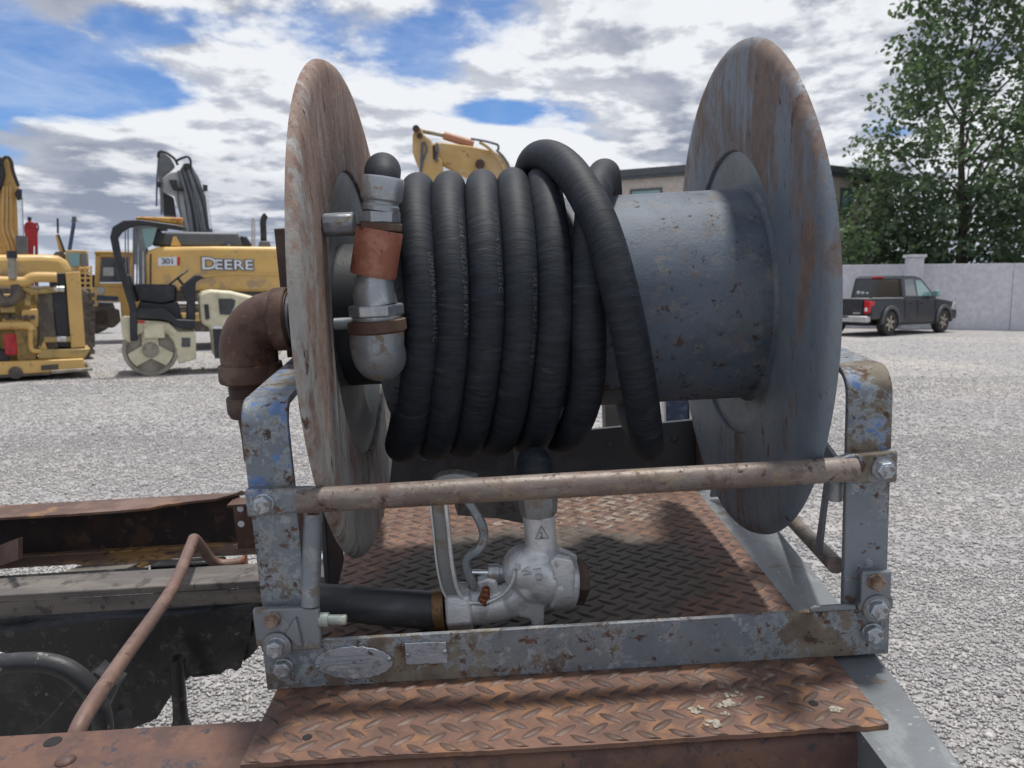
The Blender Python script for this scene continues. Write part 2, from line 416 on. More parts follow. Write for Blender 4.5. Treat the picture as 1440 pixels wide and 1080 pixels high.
M['track'] = wmat('dusty track steel', (.085, .07, .06), [dict(c=(.16, .13, .10), s=5, lo=.48, hi=.6, a=.7)], rough=.8, bump=0)
M['red_paint'] = wmat('red machine paint', (.40, .018, .022), [dict(c=(.22, .012, .02), s=3, lo=.48, hi=.58, a=.7)], rough=.4, bump=0)
M['salmon'] = wmat('salmon cylinder', (.42, .20, .12), rough=.5, bump=0)
M['orange'] = wmat('orange weathered plastic', (.52, .27, .05), [dict(c=(.15, .08, .03), s=9, lo=.52, hi=.6, a=.8), dict(c=(.55, .16, .02), s=4, lo=.55, hi=.6, a=.8, seed=9)], rough=.5, bump=0)
M['white_paint'] = wmat('white lettering', (.72, .75, .80), rough=.5, bump=0, var=.03)
M['ink'] = wmat('dark lettering edge', (.09, .11, .16), rough=.5, bump=0)
M['red_sticker'] = wmat('red sticker', (.55, .04, .03), rough=.5, bump=0)
M['silver'] = wmat('silver', (.55, .56, .57), rough=.3, metal=.7, bump=0)
M['truck_paint'] = wmat('dark grey metallic car paint', (.026, .030, .036), [dict(c=(.085, .068, .055), s=2.0, lo=.46, hi=.64, a=.55, grad=(2, .35, .95, .16, -.16))], rough=.22, metal=.35, bump=0, spec=.6)
M['flare'] = wmat('grey plastic flare', (.075, .08, .085), rough=.4, bump=0)
M['tyre'] = wmat('tyre rubber', (.03, .029, .028), [dict(c=(.09, .075, .06), s=6, lo=.45, hi=.6, a=.6)], rough=.85, bump=0)
M['rim'] = wmat('alloy rim', (.40, .36, .30), rough=.4, metal=.5, bump=0)
M['tail'] = wmat('tail light red', (.55, .02, .03), rough=.2, bump=0)
M['wall_paint'] = wmat('lilac grey wall render', (.58, .58, .625), [dict(c=(.52, .525, .56), s=.9, lo=.45, hi=.62, a=.6), dict(c=(.48, .475, .50), s=4, st=(1, 1, .3), lo=.56, hi=.7, a=.5)], rough=.85, bump=.3, bscale=60)
M['house_wall'] = wmat('beige house render', (.47, .42, .385), [dict(c=(.43, .385, .355), s=.7, lo=.45, hi=.6, a=.6)], rough=.85, bump=.2, bscale=40)
M['fascia'] = wmat('charcoal roof fascia', (.07, .08, .095), rough=.5, bump=0)
M['bark'] = wmat('grey brown bark', (.09, .075, .06), [dict(c=(.05, .04, .03), s=6, st=(1, 1, .2), lo=.45, hi=.6, a=.8)], rough=.9, bump=.8, bscale=20)
M['hills'] = wmat('far tree line', (.05, .07, .06), [dict(c=(.09, .11, .10), s=.05, lo=.45, hi=.6, a=.8)], rough=1, bump=0)


def glass_mat(name, col, rough=.06):
    m = bpy.data.materials.new(name)
    m.use_nodes = True
    b = m.node_tree.nodes['Principled BSDF']
    b.inputs['Base Color'].default_value = (*col, 1)
    b.inputs['Roughness'].default_value = rough
    b.inputs['Specular IOR Level'].default_value = .8
    b.inputs['Coat Weight'].default_value = .6
    b.inputs['Coat Roughness'].default_value = .04
    return m


M['glass_dark'] = glass_mat('tinted glass', (.012, .016, .02), .22)
M['glass_teal'] = glass_mat('teal cab glass', (.16, .30, .30))
M['glass_grey'] = glass_mat('grey glass', (.10, .12, .14))


def leaf_mat():
    m = bpy.data.materials.new('broad leaves')
    m.use_nodes = True
    N, L = m.node_tree.nodes, m.node_tree.links
    b = N['Principled BSDF']
    tc = N.new('ShaderNodeTexCoord')
    f = _noise(N, L, tc.outputs['Object'], 1.1, 5, .6)
    g = _noise(N, L, tc.outputs['Object'], 9, 2, .6)
    col = _mixc(N, L, _mapr(N, L, f, .35, .65), (.048, .084, .058), (.098, .148, .088))
    col = _mixc(N, L, _mapr(N, L, g, .5, .7), col, (.15, .21, .11))
    L.new(col, b.inputs['Base Color'])
    b.inputs['Roughness'].default_value = .5
    tr = N.new('ShaderNodeBsdfTranslucent')
    L.new(_mixc(N, L, .5, col, (.16, .26, .08)), tr.inputs[0])
    mx = N.new('ShaderNodeMixShader')
    mx.inputs[0].default_value = .42
    L.new(b.outputs[0], mx.inputs[1])
    L.new(tr.outputs[0], mx.inputs[2])
    L.new(mx.outputs[0], N['Material Output'].inputs[0])
    return m


M['leaf'] = leaf_mat()


def hose_mat():
    m = bpy.data.materials.new('cloth wrapped black hose')
    m.use_nodes = True
    N, L = m.node_tree.nodes, m.node_tree.links
    b = N['Principled BSDF']
    uv = N.new('ShaderNodeUVMap')
    uv.uv_map = 'UVMap'

    def mp(sx, sy, o=0):
        mm = N.new('ShaderNodeMapping')
        mm.inputs['Scale'].default_value = (sx, sy, 1)
        mm.inputs['Location'].default_value = (o, o, 0)
        L.new(uv.outputs[0], mm.inputs[0])
        return mm.outputs[0]
    fine = _noise(N, L, mp(520, 5), 1, 4, .6, .3)
    mid = _noise(N, L, mp(150, 3, 3), 1, 5, .65, .8)
    big = _noise(N, L, mp(14, 2, 7), 1, 5, .6)
    wrap = _noise(N, L, mp(60, 1.2, 11), 1, 2, .5, 1.5)
    col = _mixc(N, L, _mapr(N, L, mid, .35, .7), (.010, .0135, .020), (.023, .029, .041))
    col = _mixc(N, L, _mapr(N, L, big, .5, .75, 0, .55), col, (.040, .045, .055))
    ridge = _mapr(N, L, wrap, .66, .70, 0, .35)
    col = _mixc(N, L, ridge, col, (.062, .068, .078))
    L.new(col, b.inputs['Base Color'])
    b.inputs['Roughness'].default_value = .62
    b.inputs['Specular IOR Level'].default_value = .32
    h = _math(N, L, 'ADD', _math(N, L, 'MULTIPLY', fine, .45), mid)
    h = _math(N, L, 'ADD', h, ridge)
    bp = N.new('ShaderNodeBump')
    bp.inputs['Strength'].default_value = .75
    bp.inputs['Distance'].default_value = .0011
    L.new(h, bp.inputs['Height'])
    L.new(bp.outputs[0], b.inputs['Normal'])
    return m


M['hose'] = hose_mat()
M['hose_print'] = wmat('faded hose print', (.085, .094, .094), rough=.6, bump=0, var=.3)


def ground_mat():
    m = bpy.data.materials.new('crushed gravel yard')
    m.use_nodes = True
    N, L = m.node_tree.nodes, m.node_tree.links
    b = N['Principled BSDF']
    tc = N.new('ShaderNodeTexCoord')
    v = tc.outputs['Object']

    def vor(scale):
        n = N.new('ShaderNodeTexVoronoi')
        n.inputs['Scale'].default_value = scale
        L.new(v, n.inputs['Vector'])
        return n
    v1 = vor(48)
    v2 = vor(19)
    sepc = N.new('ShaderNodeSeparateColor')
    L.new(v1.outputs['Color'], sepc.inputs[0])
    sep2 = N.new('ShaderNodeSeparateColor')
    L.new(v2.outputs['Color'], sep2.inputs[0])
    col = _mixc(N, L, sepc.outputs[0], (.27, .266, .27), (.44, .428, .425))
    col = _mixc(N, L, _math(N, L, 'MULTIPLY', sep2.outputs[0], .5), col, (.36, .355, .358))
    patch = _noise(N, L, v, .22, 6, .62, .3)
    col = _mixc(N, L, _mapr(N, L, patch, .47, .66, 0, .65), col, (.47, .44, .41))
    p2 = _noise(N, L, v, .6, 7, .65)
    col = _mixc(N, L, _mapr(N, L, p2, .50, .66, 0, .5), col, (.31, .31, .325))
    # coarse far-off mottling along the wheel tracks
    mm = N.new('ShaderNodeMapping')
    mm.inputs['Scale'].default_value = (.12, .8, 1)
    mm.inputs['Rotation'].default_value = (0, 0, .12)
    L.new(v, mm.inputs[0])
    trk = _noise(N, L, mm.outputs[0], 1.0, 8, .7, .3)
    col = _mixc(N, L, _mapr(N, L, trk, .45, .62, 0, .5), col, (.31, .31, .33))
    g3 = _noise(N, L, v, 7, 10, .8)
    col = _mixc(N, L, _mapr(N, L, g3, .40, .62, .0, 1.0), _mixc(N, L, 1.0, col, (.72, .72, .73), 'MULTIPLY'), _mixc(N, L, 1.0, col, (1.16, 1.15, 1.14), 'MULTIPLY'))
    L.new(col, b.inputs['Base Color'])
    b.inputs['Roughness'].default_value = .9
    b.inputs['Specular IOR Level'].default_value = .25
    bp = N.new('ShaderNodeBump')
    bp.inputs['Strength'].default_value = .8
    bp.inputs['Distance'].default_value = .012
    L.new(_math(N, L, 'ADD', _math(N, L, 'MULTIPLY', v1.outputs['Distance'], -1.0), _math(N, L, 'MULTIPLY', g3, .8)), bp.inputs['Height'])
    L.new(bp.outputs[0], b.inputs['Normal'])
    return m


M['ground'] = ground_mat()


def stone_mat():
    m = bpy.data.materials.new('gravel stones')
    m.use_nodes = True
    N, L = m.node_tree.nodes, m.node_tree.links
    b = N['Principled BSDF']
    at = N.new('ShaderNodeAttribute')
    at.attribute_name = 'tone'
    r = N.new('ShaderNodeValToRGB')
    e = r.color_ramp.elements
    e[0].position, e[0].color = 0, (.27, .266, .272, 1)
    e[1].position, e[1].color = 1, (.56, .535, .52, 1)
    k = e.new(.45)
    k.color = (.385, .377, .378, 1)
    k = e.new(.7)
    k.color = (.47, .452, .44, 1)
    L.new(at.outputs['Fac'], r.inputs[0])
    L.new(r.outputs[0], b.inputs['Base Color'])
    b.inputs['Roughness'].default_value = .95
    b.inputs['Specular IOR Level'].default_value = .15
    return m


M['stone'] = stone_mat()


# ------------------------------------------------------------------ mesh helpers
SCL = 1.0      # size of the part being built, measured from the survey point
ROT = 0.0      # heading of the background machine being built


class MB:
    def __init__(s):
        s.v, s.f, s.uv = [], [], {}

    def add(s, vs, fs, uvs=None):
        o = len(s.v)
        s.v += [tuple(v) for v in vs]
        for i, f in enumerate(fs):
            s.f.append(tuple(o + k for k in f))
            if uvs:
                s.uv[len(s.f) - 1] = uvs[i]
        return s

    def box(s, x0, x1, y0, y1, z0, z1):
        vs = [(x, y, z) for x in (x0, x1) for y in (y0, y1) for z in (z0, z1)]
        return s.add(vs, [(0, 1, 3, 2), (4, 6, 7, 5), (0, 4, 5, 1), (2, 3, 7, 6), (0, 2, 6, 4), (1, 5, 7, 3)])

    def obox(s, c, sx, sy, sz, rot):
        m = Euler(rot).to_matrix()
        vs = [Vector(c) + m @ Vector((x * sx / 2, y * sy / 2, z * sz / 2)) for x in (-1, 1) for y in (-1, 1) for z in (-1, 1)]
        return s.add(vs, [(0, 1, 3, 2), (4, 6, 7, 5), (0, 4, 5, 1), (2, 3, 7, 6), (0, 2, 6, 4), (1, 5, 7, 3)])

    def prism(s, poly, axis, a, b, fn=None):
        n = len(poly)
        if axis == 'x':
            vs = [(a, p, q) for p, q in poly] + [(b, p, q) for p, q in poly]
        elif axis == 'y':
            vs = [(p, a, q) for p, q in poly] + [(p, b, q) for p, q in poly]
        else:
            vs = [(p, q, a) for p, q in poly] + [(p, q, b) for p, q in poly]
        if fn:
            vs = [fn(*v) for v in vs]
        return s.add(vs, [tuple(range(n)), tuple(range(2 * n - 1, n - 1, -1))] + [(i, (i + 1) % n, n + (i + 1) % n, n + i) for i in range(n)])

    def tube(s, pts, r, n=14, cap=True, closed=False, uvr=None):
        pts = [Vector(p) for p in pts]
        m = len(pts)
        rr = r if isinstance(r, (list, tuple)) else [r] * m
        fr = frames(pts)
        vs, L, acc = [], [], 0
        for i, (p, (t, a, b)) in enumerate(zip(pts, fr)):
            if i:
                acc += (p - pts[i - 1]).length
            L.append(acc)
            for k in range(n):
                w = 2 * math.pi * k / n
                vs.append(p + (a * math.cos(w) + b * math.sin(w)) * rr[i])
        fs, uv = [], []
        for i in range(m - 1):
            for k in range(n):
                k2 = (k + 1) % n
                fs.append((i * n + k, i * n + k2, (i + 1) * n + k2, (i + 1) * n + k))
                uv.append([(L[i], k / n), (L[i], (k + 1) / n), (L[i + 1], (k + 1) / n), (L[i + 1], k / n)])
        if cap:
            fs.append(tuple(range(n)))
            uv.append([(0, 0)] * n)
            fs.append(tuple((m - 1) * n + k for k in range(n)))
            uv.append([(L[-1], 0)] * n)
        return s.add(vs, fs, uv)

    def cyl(s, a, b, r, n=20, r2=None):
        return s.tube([a, b], [r, r if r2 is None else r2], n)

    def lathe(s, prof, origin, axis, n=48, closed=False):
        """prof: list of (h, r) along axis"""
        ax = Vector(axis).normalized()
        u = ax.orthogonal().normalized()
        w = ax.cross(u)
        o = Vector(origin)
        vs, m = [], len(prof)
        for h, r in prof:
            for k in range(n):
                t = 2 * math.pi * k / n
                vs.append(o + ax * h + (u * math.cos(t) + w * math.sin(t)) * r)
        fs = []
        for i in range(m if closed else m - 1):
            j = (i + 1) % m
            for k in range(n):
                k2 = (k + 1) % n
                fs.append((i * n + k, i * n + k2, j * n + k2, j * n + k))
        if not closed:
            fs.append(tuple(range(n)))
            fs.append(tuple((m - 1) * n + k for k in range(n)))
        return s.add(vs, fs)

    def sphere(s, c, r, n=14, sx=1, sy=1, sz=1):
        vs, fs = [], []
        m = n // 2
        for i in range(m + 1):
            a = math.pi * i / m
            for k in range(n):
                t = 2 * math.pi * k / n
                vs.append((c[0] + sx * r * math.sin(a) * math.cos(t), c[1] + sy * r * math.sin(a) * math.sin(t), c[2] + sz * r * math.cos(a)))
        for i in range(m):
            for k in range(n):
                k2 = (k + 1) % n
                fs.append((i * n + k, i * n + k2, (i + 1) * n + k2, (i + 1) * n + k))
        return s.add(vs, fs)

    def build(s, name, mat, parent=None, smooth=30, bevel=0, segs=2, org=None, label=None, kind=None, merge=True):
        me = bpy.data.meshes.new(name)
        o0 = Vector(org) if org is not None else Vector(parent['_org'] if parent is not None and '_org' in parent else (0, 0, 0))
        me.from_pydata([tuple(Vector(v) * SCL - o0) for v in s.v], [], s.f)
        if s.uv:
            ul = me.uv_layers.new(name='UVMap')
            for p in me.polygons:
                q = s.uv.get(p.index)
                if q:
                    for li, u in zip(p.loop_indices, q):
                        ul.data[li].uv = u
        bm = bmesh.new()
        bm.from_mesh(me)
        if merge:
            bmesh.ops.remove_doubles(bm, verts=bm.verts, dist=1e-6)
        bmesh.ops.recalc_face_normals(bm, faces=bm.faces)
        bm.to_mesh(me)
        bm.free()
        if smooth:
            me.shade_smooth()
            me.set_sharp_from_angle(angle=R(smooth))
        me.materials.append(M[mat] if isinstance(mat, str) else mat)
        ob = bpy.data.objects.new(name, me)
        C.objects.link(ob)
        if parent is not None:
            ob.parent = parent
            ob['_org'] = tuple(o0)
            ob.location = (0, 0, 0)
        if bevel:
            bv = ob.modifiers.new('bevel', 'BEVEL')
            bv.width = bevel
            bv.segments = segs
            bv.limit_method = 'ANGLE'
            bv.angle_limit = R(40)
        if label:
            ob['label'] = label
        if kind:
            ob['kind'] = kind
        return ob


def frames(pts):
    n = len(pts)
    T = []
    for i in range(n):
        a, b = pts[max(0, i - 1)], pts[min(n - 1, i + 1)]
        t = (b - a)
        T.append(t.normalized() if t.length > 1e-9 else Vector((0, 0, 1)))
    a = T[0].orthogonal().normalized()
    out = []
    for i in range(n):
        a = (a - T[i] * a.dot(T[i]))
        a = a.normalized() if a.length > 1e-9 else T[i].orthogonal().normalized()
        out.append((T[i], a, T[i].cross(a)))
    return out


def cr(ctrl, per=10):
    """Catmull-Rom through control points"""
    P = [Vector(p) for p in ctrl]
    P = [P[0] * 2 - P[1]] + P + [P[-1] * 2 - P[-2]]
    out = []
    for i in range(1, len(P) - 2):
        p0, p1, p2, p3 = P[i - 1:i + 3]
        for k in range(per):
            t = k / per
            out.append(.5 * ((2 * p1) + (p2 - p0) * t + (2 * p0 - 5 * p1 + 4 * p2 - p3) * t * t + (3 * p1 - p0 - 3 * p2 + p3) * t ** 3))
    out.append(P[-2])
    return out


def arc(cx, cy, r, a0, a1, n=8):
    return [(cx + r * math.cos(R(a0 + (a1 - a0) * i / n)), cy + r * math.sin(R(a0 + (a1 - a0) * i / n))) for i in range(n + 1)]


def thing(name, label, cat, org=(0, 0, 0), group=None, truck=False):
    o = bpy.data.objects.new(name, None)
    C.objects.link(o)
    o.empty_display_size = .1
    o['_org'] = tuple(org)
    o.matrix_world = (TW if truck else Matrix.Rotation(-ROT, 4, 'Z')) @ Matrix.Translation(org)
    o['label'] = label
    o['category'] = cat
    if group:
        o['group'] = group
    return o


def struct(ob):
    ob['kind'] = 'structure'
    return ob


def text_mesh(body, size, spacing=1.0, extrude=0, bold=0):
    cu = bpy.data.curves.new('txt', 'FONT')
    cu.body = body
    cu.size = size
    cu.space_character = spacing
    cu.extrude = extrude
    cu.offset = bold
    cu.resolution_u = 3
    ob = bpy.data.objects.new('txt', cu)
    C.objects.link(ob)
    dg = bpy.context.evaluated_depsgraph_get()
    me = ob.evaluated_get(dg).to_mesh()
    vs = [tuple(v.co) for v in me.vertices]
    fs = [tuple(p.vertices) for p in me.polygons]
    ob.evaluated_get(dg).to_mesh_clear()
    bpy.data.objects.remove(ob)
    bpy.data.curves.remove(cu)
    return vs, fs


def at(px, py, Y):
    """world point at distance Y whose bearing is that of a photograph pixel (survey helper)"""
    x, u = (px - 720) / FPX, (540 - py) / FPX
    c, s = math.cos(PITCH), math.sin(PITCH)
    d = Matrix.Rotation(ROT, 3, 'Z') @ Vector((x, c + u * s, -s + u * c))
    return Vector((0, 0, H)) + d * (Y / d.y)


def poly(pts, Y):
    return [(p.x, p.z) for p in (at(a, b, Y) for a, b in pts)]


# ================================================================== SETTING
def make_ground():
    b = MB()
    xs = [-900, -60, -20, 0, 20, 60, 900]
    ys = [-60, -5, 5, 20, 60, 200, 1500]
    vs = [(x, y, 0) for y in ys for x in xs]
    n = len(xs)
    fs = [(j * n + i, j * n + i + 1, (j + 1) * n + i + 1, (j + 1) * n + i) for j in range(len(ys) - 1) for i in range(n - 1)]
    b.add(vs, fs)
    struct(b.build('ground', 'ground', smooth=0))


make_ground()


def make_gravel():
    # eight-faced angular stones, denser and finer close to the truck
    base = np.array([(1, 0, 0), (-1, 0, 0), (0, 1, 0), (0, -1, 0), (0, 0, 1), (0, 0, -.6)], float)
    tri = np.array([(0, 2, 4), (2, 1, 4), (1, 3, 4), (3, 0, 4), (2, 0, 5), (1, 2, 5), (3, 1, 5), (0, 3, 5)])
    zones = [(-2.9, 4.0, .6, 3.6, 150000, .0044, .0098), (-4.6, 6.2, 3.6, 7.0, 100000, .0058, .0115), (-7.0, 9.0, 7.0, 12.0, 52000, .008, .014), (-13.0, 15.0, 12.0, 24.0, 50000, .010, .016)]
    P, S = [], []
    for x0, x1, y0, y1, n, a, c in zones:
        p = np.stack([rng.uniform(x0, x1, n), rng.uniform(y0, y1, n)], 1)
        clump = np.sin(p[:, 0] * 2.1 + 1.3 * np.sin(p[:, 1] * 1.7)) * np.sin(p[:, 1] * 2.9 + p[:, 0])
        keep = rng.random(n) < (.80 + .28 * clump) * (1 - .9 * np.clip((p[:, 1] - 9) / 13, 0, 1))
        # stay within what can be seen from about the camera
        keep &= np.abs(p[:, 0]) < p[:, 1] * .75 + 1.0
        p = p[keep]
        P.append(p)
        S.append(rng.uniform(a, c, len(p)) * (1 + .8 * (rng.random(len(p)) > .985)))
    P, S = np.concatenate(P), np.concatenate(S)
    trk_ = .5 + .5 * np.sin(P[:, 1] * 1.15 - P[:, 0] * .35 + 1.2 * np.sin(P[:, 0] * .5)) * np.sin(P[:, 0] * .9 + P[:, 1] * .3)
    fade = np.clip((P[:, 1] - 3) / 9, 0, 1)
    n = len(P)
    sc3 = rng.uniform(.65, 1.2, (n, 3)) * S[:, None] * np.array([1, 1, .75])
    V = base[None] * sc3[:, None] + rng.normal(0, .22, (n, 6, 3)) * S[:, None, None]
    a = rng.uniform(0, 2 * np.pi, n)
    ca, sa = np.cos(a), np.sin(a)
    X = V[:, :, 0] * ca[:, None] - V[:, :, 1] * sa[:, None] + P[:, 0:1]
    Y = V[:, :, 0] * sa[:, None] + V[:, :, 1] * ca[:, None] + P[:, 1:2]
    Z = V[:, :, 2] + S[:, None] * .28
    co_ = np.stack([X, Y, Z], 2).reshape(-1, 3)
    F = (tri[None] + (np.arange(n) * 6)[:, None, None]).reshape(-1, 3)
    me = bpy.data.meshes.new('gravel')
    me.vertices.add(len(co_))
    me.vertices.foreach_set('co', co_.ravel())
    me.loops.add(F.size)
    me.loops.foreach_set('vertex_index', F.ravel().astype(np.int32))
    me.polygons.add(len(F))
    me.polygons.foreach_set('loop_start', (np.arange(len(F)) * 3).astype(np.int32))
    me.update()
    tn = rng.beta(2.2, 2.2, n)
    far_ = np.clip((P[:, 1] - 12) / 10, 0, 1)
    tn = tn * (1 - .25 * far_) * (1 - .55 * fade) + (.42 + .22 * trk_) * .55 * fade + .24 * (trk_ - .5)
    tone = np.repeat(np.clip(tn, 0, 1), 8)
    at_ = me.attributes.new('tone', 'FLOAT', 'FACE')
    at_.data.foreach_set('value', tone.astype(np.float32))
    me.materials.append(M['stone'])
    o = bpy.data.objects.new('gravel', me)
    C.objects.link(o)
    o['kind'] = 'stuff'
    o['label'] = 'loose crushed grey gravel covering the yard'
    o['category'] = 'gravel'


make_gravel()


def make_far_line():
    b = MB()
    n = 160
    pts = []
    for i in range(n + 1):
        x = -700 + 1400 * i / n
        h = 5 + 2.5 * math.sin(i * .37) + 2 * math.sin(i * 1.13 + 1) + random.uniform(-.8, .8)
        pts.append((x, max(2, h)))
    b.prism([(-700, -2)] + pts + [(700, -2)], 'y', 520, 560)
    struct(b.build('hills', 'hills', smooth=0))


make_far_line()


# ================================================================== HOSE REEL
ZD = -.591
AY, AZ = 1.32, -.102
reel = thing('hose_reel', 'large steel hose reel with rusty blue grey frame standing on the checker plate deck', 'hose reel', (.08, AY, ZD), truck=True)


def flange(x, sgn, mat, label, dep):
    """sgn = direction pointing away from the drum"""
    b = MB()
    t = .004
    inner = [(dep, .2330), (dep * .5, .2338), (.0012, .2350), (0, .238), (0, .375), (.001, .386), (.005, .394), (.010, .398), (.016, .3995)]
    outer = [(dep + t, .2330), (dep + t, .2370), (t, .243)] + [(h + t, r) for h, r in inner[4:-3]] + [(.0105, .390), (.0165, .3935)]
    prof = inner + outer[::-1]
    prof = [(h * sgn, max(r, .0005)) for h, r in prof]
    b.lathe(prof, (x, AY, AZ), (1, 0, 0), n=128, closed=True)
    # peened rim: slight out-of-true
    vs = []
    for v in b.v:
        dy, dz = v[1] - AY, v[2] - AZ
        r = math.hypot(dy, dz)
        a = math.atan2(dz, dy)
        w = max(0, (r - .25) / .15)
        vs.append((v[0] + w * (.0022 * math.sin(2 * a + 1) + .001 * math.sin(5 * a)), v[1], v[2]))
    b.v = vs
    fl = b.build('flange', mat, reel, smooth=35, label=label)
    b = MB()
    hp = [(.0225, .0005), (.0225, .170), (.0215, .180), (.018, .192), (dep + .003, .214), (dep + .0005, .224), (dep, .2328), (dep + t, .2328), (.0225 + t, .17), (.0225 + t, .0005)]
    b.lathe([(h * sgn, r) for h, r in hp], (x, AY, AZ), (1, 0, 0), n=128, closed=True)
    b.build('hub_plate', 'boss', fl, smooth=35)
    return fl


SCL = 1.037
flange(-.233, -1, 'flange_left', 'cream and brown rust streaked flange beside the fittings', .0065)
flange(.389, 1, 'flange_right', 'blue grey flange with faint rust streaks', .0075)
b = MB()
b.lathe([(-.185, .174), (.4105, .174), (.4105, .168), (-.181, .168)], (0, AY, AZ), (1, 0, 0), n=96, closed=True)
b.build('drum', 'drum', reel)
b = MB()
b.lathe([(-.180, .168), (-.180, .03), (-.174, .03), (-.174, .168)], (0, AY, AZ), (1, 0, 0), n=64, closed=True)
b.lathe([(-.2550, .118), (-.1805, .118)], (0, AY, AZ), (1, 0, 0), n=48)
b.build('shaded_inner_hub', 'black_steel', reel)  # end disc and hub made black to stand in for deep shade here
b = MB()
b.lathe([(.4035, .1745), (.404, .1765), (.408, .178), (.4105, .181)], (0, AY, AZ), (1, 0, 0), n=96)
b.build('weld_seam', 'drum', reel)
b = MB()
b.cyl((-.37, AY, AZ), (-.245, AY, AZ), .030, 32)
for i in range(6):
    b.lathe([(-.352 + i * .008, .040), (-.349 + i * .008, .043), (-.346 + i * .008, .040)], (0, AY, AZ), (1, 0, 0), n=40)
b.build('axle', 'zinc_dull', reel)
b = MB()
b.cyl((.41, AY, AZ), (.52, AY, AZ), .025, 32)
b.build('axle', 'zinc_dull', reel)
SCL = 1.037
for xx in (-.330, .478):
    b = MB()
    pf = [(AY - .045, -.193), (AY + .045, -.193), (AY + .045, -.12)] + arc(AY, AZ, .045, 0, 180, 10)[1:] + [(AY - .045, -.12)]
    b.prism(pf, 'x', xx, xx + .024)
    b.build('bearing_block', 'rust_dark', reel, bevel=.002)

SCL = 1.0
# side frames: flat bar bent into an arch
FY0, FY1 = 1.013, 1.71
ZT = -.186


def side_frame(x0, x1, shear, label):
    th_ = .010
    ro = .040

    def path(off):
        r = ro - off
        p = [(FY0 + off, ZD + .002)]
        p += [(FY0 + ro - r * math.cos(R(a)), ZT - ro + r * math.sin(R(a))) for a in range(0, 91, 10)]
        p += [(FY1 - ro + r * math.sin(R(a)), ZT - ro + r * math.cos(R(a))) for a in range(0, 91, 10)]
        p += [(FY1 - off, ZD + .002)]
        return p
    o, i = path(0), path(th_)
    b = MB()
    b.prism(o + i[::-1], 'x', x0, x1, fn=lambda x, y, z: (x + shear * max(0, y - FY0) * min(1, max(0, (z + .55) / .2)), y, z))
    return b.build('side_frame', 'frame_blue', reel, smooth=25, bevel=.0015, label=label)


side_frame(-.349, -.287, -.10, None)
side_frame(.457, .518, .10, None)

# front rail (angle iron), rear rail
b = MB()
b.prism([(1.003, ZD), (1.003, -.5215), (1.011, -.5215), (1.011, ZD + .009), (1.068, ZD + .009), (1.068, ZD)], 'x', -.3515, .5185)
fr = b.build('front_rail', 'frame_blue', reel, smooth=25, bevel=.0012)
# guard bar with flattened ends
b = MB()
b.tube(cr([(-.282, 1.0, -.3195), (-.25, .998, -.3185), (-.1, .994, -.3165), (.1, .992, -.3155), (.3, .994, -.3165), (.435, .998, -.3175), (.465, 1.0, -.318)], 8),
       [.0085] + [.0165] * 7 + [.0168] * 34 + [.0165] * 6 + [.009], 20)
b.build('guard_bar', 'guard', reel, smooth=50)
b = MB()
b.prism([(-.349, -.337), (-.262, -.3335), (-.248, -.330), (-.248, -.306), (-.262, -.3015), (-.349, -.299)], 'y', .996, 1.0115)
b.build('bar_tab', 'frame_blue', reel, bevel=.003)
b = MB()
b.prism([(.430, -.331), (.455, -.338), (.519, -.339), (.519, -.2955), (.455, -.2975), (.430, -.306)], 'y', .996, 1.0115)
b.build('bar_tab', 'frame_blue', reel, bevel=.003)
b = MB()
b.cyl((.452, 1.035, -.325), (.452, 1.035, -.372), .011, 20)
b.build('stop_tube', 'frame_grey', reel, smooth=40)

# bracing rods behind the right post
b = MB()
b.tube([(.462, 1.05, -.476), (.52, 1.33, -.530), (.575, 1.61, -.582)], .0125, 14)
b.build('brace_rod', 'guard', reel, smooth=50)
b = MB()
b.prism([(1.05, -.33), (1.06, -.335), (1.10, -.47), (1.085, -.475)], 'x', .448, .454, fn=lambda x, y, z: (x + .08 * (y - 1.05), y, z))
b.prism([(1.03, -.315), (1.60, -.215), (1.60, -.235), (1.05, -.335)], 'x', .452, .458, fn=lambda x, y, z: (x + .1 * (y - 1.03), y, z))
b.build('brace_strip', 'frame_grey', reel)

# left latch: bracket plate, vertical tube, pin ; right plate
b = MB()
b.prism([(-.355, -.465), (-.355, -.5185), (-.349, -.5185), (-.349, -.5275), (-.268, -.5275), (-.266, -.505), (-.266, -.470), (-.287, -.4665)], 'y', .990, 1.002)
lb = b.build('latch_bracket', 'frame_grey', reel, bevel=.0025)
b = MB()
b.prism([(-.313, -.500), (-.296, -.476), (-.290, -.5225), (-.300, -.518)], 'y', .984, .992)
b.build('gusset', 'frame_grey', lb, bevel=.003)
b = MB()
b.tube([(-.279, 1.0, -.468), (-.2685, 1.022, -.345)], .0128, 24)
b.build('latch_tube', 'frame_grey', reel, smooth=50)
b = MB()
b.tube([(-.2685, 1.022, -.347), (-.2675, 1.024, -.334)], .008, 16)
b.build('latch_rod', 'bolt_rust', reel, smooth=50)
b = MB()
b.lathe([(0, .0095), (.0125, .0095), (.0125, .0068), (.036, .0068), (.037, .005)], (-.268, .998, -.488), (1, 0, -.06), n=20)
b.build('latch_pin', 'pale_green', reel, smooth=40)
b = MB()
b.prism([(.474, -.463), (.474, -.508), (.470, -.513), (.470, -.520), (.5185, -.520), (.5185, -.505), (.515, -.500), (.515, -.465)], 'y', .994, 1.0025)
b.prism([(.405, -.5145), (.412, -.5115), (.452, -.5115), (.470, -.513), (.470, -.5205), (.405, -.5205)], 'y', .998, 1.004)
b.build('corner_plate', 'frame_grey', reel, bevel=.002)


